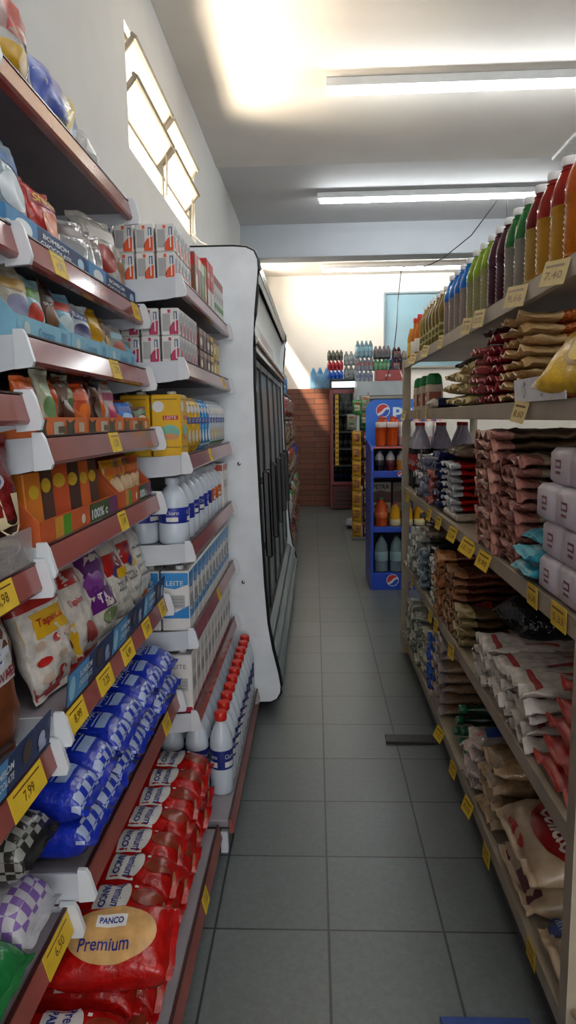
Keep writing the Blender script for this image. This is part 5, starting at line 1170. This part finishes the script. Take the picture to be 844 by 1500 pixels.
for r in range(5):
    zz, xf = SZ[r]
    for ci, (c, nm) in enumerate(cols[r]):
        pv = None
    prs = {}
    for k in range(11):
        c, nm = cols[r][k % 4] if r != 2 else cols[r][0 if k > 7 else 2+k % 2]
        if nm not in prs:
            def mk(c=c, s=300+r*10+k):
                b, top = pillow(.25, .21, .09, film(c), None, seed=s, wr=.006); b.ell(.11, 0, .05, .06, ink('8c7460'), lambda x, y: top(x, y), 16); b.rect(.16, .19, -.05, .05, ink('7a5a48'), lambda x, y: top(x, y), 3)
                return b.build('snack_bag', None, 60, Matrix.Translation((-.09, 0, 0)) @ stand())
            prs[nm] = Proto(mk)
        prs[nm].put((xf-.006, 5.93+k*.226, zz+.001), (0, 0, rnd.uniform(-.2, .2)), f'{nm} snack bag on the rack beyond the fridge, {["bottom", "second", "third", "fourth", "fifth"][r]} shelf, {ORD[k]} from near end', 'snack bag', f'snack bags on the {["bottom", "second", "third", "fourth", "fifth"][r]} shelf beyond the fridge', (1, 1, .8) if r == 4 else None)
# bottles with a tinted body, used for packs and coolers
def softbottle(body, lab, cap, h=.30, r=.045, trans=.6, name='bottle', txt=None, labz=(.35, .62), shoulder=None):
    g = mat(body, .1, 'tinted_bottle', scale=10., bump=.04, vary=.06, trans=trans); L_ = carton(lab); c_ = hard(cap); s_ = mat(shoulder, .1, 'tinted_bottle', scale=10., bump=.04, vary=.06, trans=.2) if shoulder else g
    pr = [(r*.8, 0), (r, h*.03), (r*.96, h*.15), (r, h*.3), (r, h*labz[0]), (r*1.02, h*labz[0]+.001), (r*1.02, h*labz[1]), (r, h*labz[1]+.001), (r*.9, h*.74), (r*.55, h*.86), (r*.34, h*.92), (r*.34, h*.94), (r*.42, h*.942), (r*.42, h*.995), (r*.36, h)]
    b = MB(); b.lathe(pr, g, 16, mf=lambda i: L_ if i == 5 else (c_ if i >= 11 else (s_ if i >= 7 else g)))
    if txt:
        for a0 in (-PI/2, PI):
            b.text(txt, 0, h*(labz[0]+labz[1])/2, W_, lambda x, y: (r*1.03*math.cos(a0+x/r), r*1.03*math.sin(a0+x/r), y), w=r*1.3, bold=.02)
    return b.build(name, None, 50)
P_ = Proto(lambda: softbottle('5a8ab8', '3a6ea8', '8a9aa8', .27, .05))
for k in range(9): P_.put((-.35, 6.0+k*.2, 1.601), 0, f'blue bottle on top of the snack rack beyond the fridge, {ORD[k]} from the near end', 'bottle', 'blue bottles on the snack rack')
# ---------- blue drinks display
PB, PBD = mat('1a62c4', .35, 'printed_card', scale=6., bump=.03, vary=.04), mat('1440b0', .35, 'printed_card', scale=6., bump=.03, vary=.04)
pd_ = empty('drinks_display', (.73, 5.45, 0)); tag(pd_, 'blue cardboard drinks display with a round red white and blue emblem', 'drinks display')
ox, oy = .73, 5.45
X0, X1, Yf, Yb = .43, 1.03, 5.20, 5.74
def globe(b, cx, cz, r, y, lay=.0012, dirx=1):
    f = lambda x, z: (x, y, z); f1 = lambda x, z: (x, y-lay, z)
    b.ell(cx, cz, r, r, ink('e0e2e8'), f, 32)
    q = .90*r; ca, sa = math.cos(.42), math.sin(.42)
    def rot(p): return (cx+q*(p[0]*ca-p[1]*sa), cz+q*(p[0]*sa+p[1]*ca))
    def arc(a0, a1, n=18): return [(math.cos(a0+(a1-a0)*k/n), math.sin(a0+(a1-a0)*k/n)) for k in range(n+1)]
    red = arc(math.radians(8), math.radians(188)) + [(-.6, -.02), (-.25, .02), (.1, .16), (.45, .26), (.75, .24)]
    blu = arc(math.radians(205), math.radians(345)) + [(.6, -.08), (.3, -.14), (-.05, -.34), (-.4, -.46), (-.7, -.46)]
    b.poly([rot(p) for p in red], ink('c02c2c'), f1); b.poly([rot(p) for p in blu], ink('1c4cb0'), f1)
b = MB()
r = .09; pts = [(X0-ox, 1.10), (X1-ox, 1.10)] + [(X1-ox-r+r*math.cos(t), 1.495-r+r*math.sin(t)) for t in [PI/2*k/6 for k in range(7)]] + [(X0-ox+r-r*math.sin(t), 1.495-r+r*math.cos(t)) for t in [PI/2*k/6 for k in range(7)]]
b.prism(pts, 'y', Yb-.012-oy, Yb-oy, PB); hd = b.build('header_board', pd_, 30)
b = MB(); globe(b, .572-ox, 1.402, .058, Yb-.0135-oy); b.build('emblem', hd, 0)
b = MB(); b.text('pepsi', .83-ox, 1.395, ink('d8ecf8'), lambda x, z: (x, Yb-.0138-oy, z), w=.35, h=.115, bold=.035); b.build('lettering', hd, 0)
for xs in (X0, X1-.02):
    b = MB(); b.prism([(Yf-oy, 0), (Yb-oy, 0), (Yb-oy, 1.16), (Yf+.04-oy, 1.125), (Yf-oy, 1.09)], 'x', xs-ox, xs+.02-ox, PBD); b.build('side_panel', pd_, 20)
b = MB(); b.box(X0+.02-ox, X1-.02-ox, Yb-.02-oy, Yb-.0125-oy, 0, 1.12, mat('0c1c50', .5, 'printed_card')); b.build('back_panel', pd_, 0)
for k, (za, zb, ys) in enumerate(((1.108, 1.122, Yf+.02), (.886, .938, Yf), (.459, .502, Yf), (.0, .132, Yf))):
    b = MB(); b.box(X0+.021-ox, X1-.021-ox, ys+.006-oy, Yb-.021-oy, zb-.012 if k else za, zb-.004 if k else zb, PBD)
    s = b.build(['top_shelf', 'shelf', 'shelf', 'base'][k], pd_, 0)
    b = MB(); b.box(X0+.021-ox, X1-.021-ox, ys-.004-oy, ys+.006-oy, za, zb, PBD if k else hard('c05a4a'), .002)
    if k in (1, 3):
        gx, gz, gr = ((.655, .912, .021), (.60, .078, .048))[k == 3]
        globe(b, gx-ox, gz, gr, ys-.0052-oy, .0006); b.text('pepsi', gx+gr+(.07 if k == 1 else .15)-ox, gz-.003, ink('d8e4f8'), lambda x, z: (x, ys-.0056-oy, z), w=.12 if k == 1 else .24, h=.03 if k == 1 else .075, bold=.02)
    b.build('front_lip', s, 0)
def row(proto, xs, y, z, nm, grp, where, cat='bottle'):
    for k, x in enumerate(xs): proto.put((x, y, z), 0, f'{nm}, {ORD[k]} from the left {where}', cat, grp)
row(Proto(lambda: softbottle('d0541c', 'd8d0cc', 'b8443c', .235, .042, .3, labz=(.62, .80))), [.515, .605], 5.31, 1.1225, 'orange soda bottle with white label', 'orange sodas on the blue display top', 'on the blue display top')
row(Proto(lambda: softbottle('d8b8b0', 'd8d4d0', 'c8c0bc', .235, .042, .3, labz=(.3, .80))), [.695, .785, .875, .965], 5.31, 1.1225, 'pale soda bottle with white label', 'pale sodas on the blue display top', 'on the blue display top')
row(Proto(lambda: softbottle('c86a5a', 'b04a44', 'a83c34', .225, .04, .3, labz=(.3, .75))), [.56, .65, .74, .83, .92], 5.43, 1.1225, 'pink soda bottle in the second row', 'pink sodas on the blue display top', 'on the blue display top')
PP = [Proto(lambda c=c: softbottle(c, c, '8a8488', .152, .038, .1, labz=(.25, .55), shoulder='a8a4a8')) for c in ('101018', '4a1018', 'b8741c')]
for k, (q, nm) in enumerate(((0, 'black'), (1, 'dark red'), (2, 'amber'), (2, 'amber'), (0, 'black'), (1, 'dark red'))): PP[q].put((.50+k*.085, 5.27, .9345), 0, f'small {nm} soda bottle on the second level of the blue display, {ORD[k]} from left', 'bottle')
def ctn(c1, c2, txt):
    b = MB(); b.box(-.075, .075, -.05, .05, 0, .165, carton(c1), .002); f = lambda x, y: (x, -.0506, y); g = lambda x, y: (x, -.0512, y)
    b.rect(-.074, .074, .001, .085, carton(c2), f, 1); b.poly([(-.074, .085), (-.01, .10), (.074, .08), (.074, .06), (-.074, .06)], carton(c2), g)
    if txt: b.text(txt, -.005, .128, ink('26201c'), g, w=.13, h=.038, bold=.03)
    return b.build('carton_box')
PC1, PC2 = Proto(lambda: ctn('a89c8c', '5a2c22', 'PETRA')), Proto(lambda: ctn('8c7a70', '5a3c34', None))
for k in range(2):
    PC1.put((.535, 5.48, .499+k*.166), 0, f'beige carton lettered PETRA behind the juice bottles, {["lower", "upper"][k]} of two', 'carton')
    PC2.put((.70, 5.48, .499+k*.166), 0, f'brown and grey carton beside the lettered ones, {["lower", "upper"][k]} of the left pair', 'carton')
    PC2.put((.86, 5.48, .499+k*.166), 0, f'brown and grey carton beside the lettered ones, {["lower", "upper"][k]} of the right pair', 'carton')
Proto(lambda: softbottle('b8481c', 'c05a24', '2a5a2c', .225, .05, .2, labz=(.3, .5))).put((.515, 5.27, .4985), 0, 'orange soda bottle with a green cap beside the yellow juice bottles', 'bottle')
row(Proto(lambda: softbottle('c88a14', 'c8bc8c', 'b8441c', .18, .043, .2, labz=(.05, .32), shoulder='d09a1c')), [.625, .72, .815, .91], 5.27, .4985, 'yellow juice bottle with orange cap', 'yellow juices on the third level', 'on the third display level')
row(Proto(lambda: softbottle('a8c0c4', '90acb0', '2a3a44', .30, .052, .6, labz=(.3, .55))), [.52, .64, .76, .88], 5.29, .1295, 'clear water bottle', 'water bottles on the lowest level', 'on the lowest level of the blue display')
# ---------- red cooler at the back
REDF2 = metal('701416', .3)
rc = empty('drinks_cooler', (.49, 10.1, 0)); tag(rc, 'tall dark red drinks cooler with glass door against the back wall', 'cooler')
ox, oy = .49, 10.1; x0, x1, y0, y1, h = .235, .79, 9.86, 10.33, 1.88
x0 = .222
def P(b, nm, par=rc, s=30): return b.build(nm, par, s, Matrix.Translation((-ox, -oy, 0)))
b = MB(); b.box(x0, x0+.03, y0+.02, y1, .02, h, REDF2, .004); P(b, 'side_panel'); b = MB(); b.box(x1-.03, x1, y0+.02, y1, .02, h, REDF2, .004); P(b, 'side_panel')
b = MB(); b.box(x0+.03, x1-.03, y1-.03, y1, .02, h, metal('2a2426')); P(b, 'back'); b = MB(); b.box(x0, x1, y0-.01, y1, h, h+.02, BLK, .004); P(b, 'top')
b = MB(); b.box(x0+.03, x1-.03, y0+.01, y1-.03, .02, .36, metal('4a1012'), .004)
for k in range(4): b.box(x0+.08, x1-.08, y0+.002, y0+.0105, .08+k*.06, .10+k*.06, BLK, .002)
P(b, 'base')
b = MB(); b.box(x0+.005, x1-.005, y0-.005, y0+.05, h-.125, h-.003, BLK, .006); hd = P(b, 'header'); b = MB(); b.box(x0+.03, x1-.03, y0-.010, y0-.004, h-.10, h-.02, emis('d8eef4', 3.2, 'lit_sign')); P(b, 'lit_sign', hd)
b = MB(); t = .05
b.box(x0+.002, x0+t, y0-.004, y0+.02, .37, h-.13, REDF2, .004); b.box(x1-t, x1-.002, y0-.004, y0+.02, .37, h-.13, REDF2, .004); b.box(x0+t, x1-t, y0-.004, y0+.02, .37, .41, REDF2, .004); b.box(x0+t, x1-t, y0-.004, y0+.02, h-.19, h-.13, REDF2, .004)
d = P(b, 'door'); b = MB(); b.box(x0+t, x1-t, y0+.005, y0+.010, .41, h-.19, glass_mat('cooler_glass', 'd0d4d4', .03, .15)); P(b, 'glass', d, 0)
b = MB(); b.box(x0+.075, x0+.125, y0+.001, y0+.0045, .66, h-.2, paper('c89a14')); f = lambda x, z: (x, y0+.0004, z)
for k in range(14): b.rect(x0+.08, x0+.12, .69+k*.07, .715+k*.07, ink('7a5a0c'), f, 1)
P(b, 'sticker_strip', d, 0)
for k in range(5):
    b = MB(); b.box(x0+.035, x1-.035, y0+.05, y1-.035, .40+k*.245, .408+k*.245, metal('a8a8a8')); b.box(x0+.035, x1-.035, y0+.043, y0+.05, .39+k*.245, .42+k*.245, hard('b8bcbc')); P(b, 'shelf', s=0)
b = MB(); b.box(x0+.12, x1-.12, y0+.06, y0+.075, h-.175, h-.16, emis('e8f0f4', 9., 'cooler_lamp')); P(b, 'inner_lamp', s=0)
kinds = [('28304a', '3a4a7a', 'navy'), ('4a423c', '8a7c70', 'dark'), ('7a7470', 'a09c98', 'grey'), ('8c8880', 'a09c94', 'pale'), ('8a8a8c', 'b0b0b0', 'silvery')]
for r, (c, l, nm) in enumerate(kinds):
    P_ = Proto(lambda: softbottle(c, l, 'b8b4b0', .19, .03, .2))
    for k in range(6): P_.put((x0+.085+k*.075, y0+.10, .4085+r*.245), 0, f'{nm} bottle inside the red cooler, {ORD[k]} from the left of its shelf', 'bottle', f'{nm} bottles in the red cooler')
# ---------- white cooler in front of it, seen at the right
wc = empty('drinks_cooler', (.87, 9.25, 0)); tag(wc, 'white cooler with a grey header, standing before the red cooler', 'cooler')
ox, oy = .87, 9.25; x0, x1, y0, y1, h = .555, 1.19, 8.98, 9.52, 1.815; GW = metal('a9b0b4', .4)
def P(b, nm, par=wc, s=30): return b.build(nm, par, s, Matrix.Translation((-ox, -oy, 0)))
b = MB(); b.box(x0, x0+.03, y0+.02, y1, .02, h-.01, GW, .003); P(b, 'side_panel'); b = MB(); b.box(x1-.03, x1, y0+.02, y1, .02, h-.01, GW, .003); P(b, 'side_panel')
b = MB(); b.box(x0+.03, x1-.03, y1-.03, y1, .02, h, metal('8a8c90')); P(b, 'back'); b = MB(); b.box(x0, x1, y0-.01, y1, h-.01, h, GW, .003); P(b, 'top')
b = MB(); b.box(x0, x1-.04, y0-.012, y0+.02, h-.185, h-.011, GW, .004); b.box(x1-.03, x1, y0-.012, y0+.02, h-.2, h-.011, hard('d0d4d6'), .003); P(b, 'header')
b = MB(); b.box(x0+.03, x1-.03, y0+.02, y1-.03, .02, .4, metal('5a5c60'), .003); P(b, 'base')
b = MB(); t = .035
b.box(x0+.001, x0+t, y0-.004, y0+.018, .40, h-.19, hard('b8bcc0'), .003); b.box(x1-t, x1-.001, y0-.004, y0+.018, .40, h-.19, hard('b8bcc0'), .003); b.box(x0+t, x1-t, y0-.004, y0+.018, .40, .44, hard('b8bcc0'), .003); b.box(x0+t, x1-t, y0-.004, y0+.018, h-.23, h-.19, hard('8a8478'), .003)
d = P(b, 'door'); b = MB(); b.box(x0+t, x1-t, y0+.004, y0+.009, .44, h-.23, glass_mat('cooler_glass', 'd0d4d4', .03, .15)); P(b, 'glass', d, 0)
for k in range(4):
    b = MB(); b.box(x0+.035, x1-.035, y0+.05, y1-.035, .44+k*.28, .45+k*.28, metal('a8a8a8')); P(b, 'shelf', s=0)
for r, (c, l, nm) in enumerate((('6a6050', 'a8a090', 'beige'), ('3a6a3a', '8aa07a', 'green'), ('4a7a4a', '9aa88a', 'pale green'), ('a89a8a', 'b8b0a0', 'cream'))):
    P_ = Proto(lambda: softbottle(c, l, 'b8b4b0', .22, .035, .2))
    for k in range(5): P_.put((x0+.09+k*.11, y0+.12, .4505+r*.28), 0, f'{nm} bottle inside the white cooler, {ORD[k]} from the left of its shelf', 'bottle', f'{nm} bottles in the white cooler')
# ---------- snack strips hanging before the white cooler, left of the blue display
st = empty('snack_stand', (.52, 7.45, 0)); tag(st, 'slim wire stand of hanging snack bags left of the blue display', 'snack stand')
for xs in (-.09, .07):
    b = MB(); b.tube([(xs, .06, .0), (xs, .06, 1.62)], .008, metal('8a8a8c'), 8); b.build('pole', st)
b = MB(); b.box(-.12, .12, -.06, .14, 0, .02, metal('5a5a5c'), .004); b.build('base', st)
for k in range(8):
    b = MB(); b.tube([(-.1, .055, .18+k*.17), (.08, .055, .18+k*.17)], .004, metal('8a8a8c'), 6); b.build('crossbar', st)
YEB = film('b0861a')
def ybag(c, c2):
    b, top = pillow(.165, .105, .06, c, None, seed=401, wr=.004); b.rect(.05, .11, -.03, .03, c2, lambda x, y: top(x, y), 3); b.ell(.13, 0, .014, .03, ink('8a4a1c'), lambda x, y: top(x, y), 12)
    return b.build('snack_bag', None, 60, Matrix.Rotation(-PI/2, 4, 'Z') @ stand())
PY = Proto(lambda: ybag(YEB, ink('7a3a1c')))
for k in range(7): PY.put((.455, 7.44, .03+k*.168), 0, f'yellow snack bag hanging on the wire stand, {ORD[k]} from the floor', 'snack bag', 'yellow bags on the wire stand')
PR = Proto(lambda: ybag(film('5a2420'), ink('a89a90')))
for k in range(7): PR.put((.57, 7.44, .03+k*.168), 0, f'dark red snack bag hanging beside the yellow ones, {ORD[k]} from the floor', 'snack bag', 'dark red bags on the wire stand')
for k, (c, c2, nm, x, z) in enumerate((('2c6a2c', 'a8a890', 'green', .54, 1.24), ('3a7a3a', 'b8b8a0', 'light green', .46, 1.37), ('a89c88', '7a8a6a', 'cream', .55, 1.42), ('8a8a7a', '4a6a44', 'pale grey green', .40, 1.22))):
    o = ybag(film(c), ink(c2)); o.location = (x, 7.447-.012*(k % 2), z); tag(o, f'{nm} snack bag at the top of the wire stand', 'snack bag')
# crumpled bag on the floor by the stand
b, top = pillow(.16, .14, .13, film('8f8f94'), lambda u, c, s: film('3a3438') if s < -.2 else None, seed=411, wr=.01); o = b.build('trash_bag', None, 60); o.location = (.36, 8.2, 0); tag(o, 'small crumpled grey bag on the floor by the cooler', 'bag')
# ---------- packs of drinks on the half wall and on the coolers
def pack(mk, nx_, ny_, r, label, loc, group=None, wrap=None, h=.3):
    t = empty('bottle_pack', loc); tag(t, label, 'drinks pack', group); p = mk()
    for i in range(nx_):
        for j in range(ny_):
            q = p if i == j == 0 else p.copy()
            if q is not p: COL.objects.link(q)
            q.parent = t; q.location = ((i-(nx_-1)/2)*2.04*r, (j-(ny_-1)/2)*2.04*r, 0)
    if wrap:
        b = MB(); X, Y = nx_*r*1.03, ny_*r*1.03; b.box(-X, X, -Y, Y, 0, h*.72, wrap, .02); b.build('shrink_wrap', t, 40)
    return t
WR = clear('c8d0d4', .22)
zc = 1.9005
pack(lambda: softbottle('5aa4d8', '2f86c8', '9ac4e0', .32, .05, .4), 3, 2, .05, 'pack of pale blue water bottles standing on the brick half wall', (.09, 10.55, 1.7905), wrap=clear('a8d8f0', .3), h=.32)
pack(lambda: softbottle('1c54b4', '2a62c4', '2a62c4', .13, .028, .0), 4, 3, .028, 'blue drinks pack, lowest of the left stack on the red cooler', (.305, 9.99, zc), wrap=None, h=.13)
pack(lambda: softbottle('98202c', 'a82838', '8c1c28', .14, .028, .0), 4, 3, .028, 'red drinks pack, middle of the left stack on the red cooler', (.305, 9.99, zc+.131), wrap=None, h=.14)
pack(lambda: softbottle('5a5c54', '6a6a60', '8a8a80', .14, .028, .1), 4, 3, .028, 'grey drinks pack, topmost of the left stack on the red cooler', (.305, 9.99, zc+.272), wrap=None, h=.14)
for k in range(2): pack(lambda: softbottle('b8c0c4', '98a4a8', '6a7074', .195, .034, .6), 3, 2, .034, f'clear water pack on the red cooler, {["lower", "upper"][k]} of the stack', (.535, 9.99, zc+k*.196), wrap=WR, h=.195)
zc = 1.8155
pack(lambda: softbottle('9aa4b4', '4a5a8c', '3a4a80', .15, .028, .3), 4, 3, .028, 'blue labelled water pack, lowest of the middle stack on the white cooler', (.665, 9.22, zc), wrap=WR, h=.15)
pack(lambda: softbottle('8c8c9c', '8c2c34', '2a3a80', .17, .028, .3), 4, 3, .028, 'red labelled drinks pack, in the middle of the stack on the white cooler', (.675, 9.22, zc+.151), wrap=WR, h=.17)
pack(lambda: softbottle('a8ccd8', '88b4c4', '8a9aa0', .215, .028, .6), 4, 3, .028, 'clear pale blue water pack, topmost on the white cooler', (.665, 9.22, zc+.322), wrap=clear('b8e0ec', .25), h=.215)
b = MB(); b.box(-.22, .22, -.15, .15, 0, .016, hard('8c1c1c'), .003); b.box(-.22, .22, -.15, -.135, .016, .145, hard('8c1c1c'), .004); b.box(-.22, .22, .135, .15, .016, .145, hard('8c1c1c'), .004); b.box(-.22, -.205, -.135, .135, .016, .145, hard('8c1c1c'), .004); b.box(.205, .22, -.135, .135, .016, .145, hard('8c1c1c'), .004)
b.rect(-.10, -.03, .06, .09, ink('b89a94'), lambda x, z: (x, -.151, z), 1); b.text('V', .12, .08, ink('d8d0cc'), lambda x, z: (x, -.151, z), w=.07, h=.09, bold=.04)
o = b.build('drinks_crate', None, 30); o.location = (1.035, 9.20, zc); tag(o, 'red plastic drinks crate on the right of the white cooler', 'crate')
pack(lambda: softbottle('5a9a6a', '4a8a5a', '3a7a44', .15, .027, .3), 4, 3, .027, 'green soda pack standing on the red crate', (.90, 9.20, zc+.1455), wrap=clear('a8d8b0', .3), h=.15)
pack(lambda: softbottle('241214', '4a2024', '5a1418', .165, .027, .0, shoulder='8a7a80'), 4, 3, .027, 'dark cola pack on top of the green soda pack', (.90, 9.20, zc+.296), wrap=WR, h=.165)
for k in range(2): pack(lambda: softbottle('3a0e10', '7a1a1c', '8c1c1c', .15, .027, .0), 2, 3, .027, f'dark red cola pack at the right of the red crate, {["lower", "upper"][k]} of two', (1.09, 9.20, zc+.1455+k*.151), wrap=WR, h=.15)
pack(lambda: softbottle('9a8a84', '5a4a48', 'b8b4b4', .26, .036, .2), 1, 3, .036, 'single column of silver capped bottles at the end of the red crate', (1.19, 9.20, zc+.1455), wrap=None, h=.26)
b = MB(); b.lathe([(.12, 0), (.135, .02), (.135, .12), (.13, .13), (.135, .14), (.135, .25), (.12, .30), (.05, .335), (.035, .34), (.035, .38)], mat('1c4ca0', .15, 'tinted_bottle', scale=6., bump=.03, vary=.05, trans=.3), 24); o = b.build('water_jug', None, 40); o.location = (1.10, 9.495, zc+.0); o.scale = (1, 1, 1)
tag(o, 'big blue water jug behind the cola packs on the white cooler', 'water jug')
LIFT = 1.0
# ================================================================== light and camera
def area(name, loc, rot, sx, sy, power, col, spread=PI):
    l = bpy.data.lights.new(name, 'AREA'); l.shape = 'RECTANGLE'; l.size = sx; l.size_y = sy; l.energy = power; l.color = col; l.spread = spread
    o = bpy.data.objects.new(name, l); COL.objects.link(o); o.location = loc; o.rotation_euler = rot; return o
w = bpy.data.worlds.new('sky'); S.world = w; w.use_nodes = True
bg = w.node_tree.nodes['Background']; bg.inputs[0].default_value = (1., .97, .93, 1); bg.inputs[1].default_value = 2.6
# daylight bounced up from the sunlit yard through the casement window, and through the opening near the back
def aim(o, target):
    o.rotation_euler = (Vector(target)-o.location).to_track_quat('-Z', 'Y').to_euler()
a = area('yard_daylight', (-2.1, 4.6, 1.6), (0, 0, 0), 1.2, 2.0, 1250., (1., .84, .62)); aim(a, (-.5, 4.35, 3.2))
a = area('back_daylight', (-1.6, 9.5, 3.0), (0, 0, 0), 1.0, 1.4, 220., (1., .86, .68)); aim(a, (.5, 9.8, 3.3))
a = area('added_front_fill', (.7, -3.3, 1.25), (math.radians(90), 0, 0), 2.2, 2.2, 17., (.86, .93, 1.))  # fill lamp added behind the camera to brighten faces turned towards it
sp = bpy.data.lights.new('back_sunbeam', 'SPOT'); sp.energy = 9000.; sp.color = (1., .86, .66); sp.spot_size = math.radians(26); sp.spot_blend = .2; sp.shadow_soft_size = .12
o = bpy.data.objects.new('back_sunbeam', sp); COL.objects.link(o); o.location = (-2.98, 6.10, 6.57); aim(o, (-.855, 9.5, 3.17))
cam = bpy.data.cameras.new('camera'); co = bpy.data.objects.new('camera', cam); COL.objects.link(co)
cam.sensor_fit = 'VERTICAL'; cam.sensor_height = 36.; cam.lens = 986.737/1500*36; cam.clip_start = .02
p, yw, ro = math.radians(7.914), math.radians(2.363), math.radians(-.878)
f = Vector((-math.sin(yw)*math.cos(p), math.cos(yw)*math.cos(p), -math.sin(p))); rt = Vector((math.cos(yw), math.sin(yw), 0)); up = rt.cross(f)
r2 = math.cos(ro)*rt + math.sin(ro)*up; u2 = r2.cross(f)
co.matrix_world = Matrix(((r2.x, u2.x, -f.x, 0), (r2.y, u2.y, -f.y, 0), (r2.z, u2.z, -f.z, 1.35), (0, 0, 0, 1)))
S.camera = co
S.view_settings.view_transform = 'Standard'; S.view_settings.look = 'None'; S.view_settings.gamma = 1.; S.view_settings.use_curve_mapping = False
S.view_settings.exposure = 0.
S.cycles.max_bounces = 8; S.cycles.transparent_max_bounces = 24; S.cycles.sample_clamp_indirect = 6.
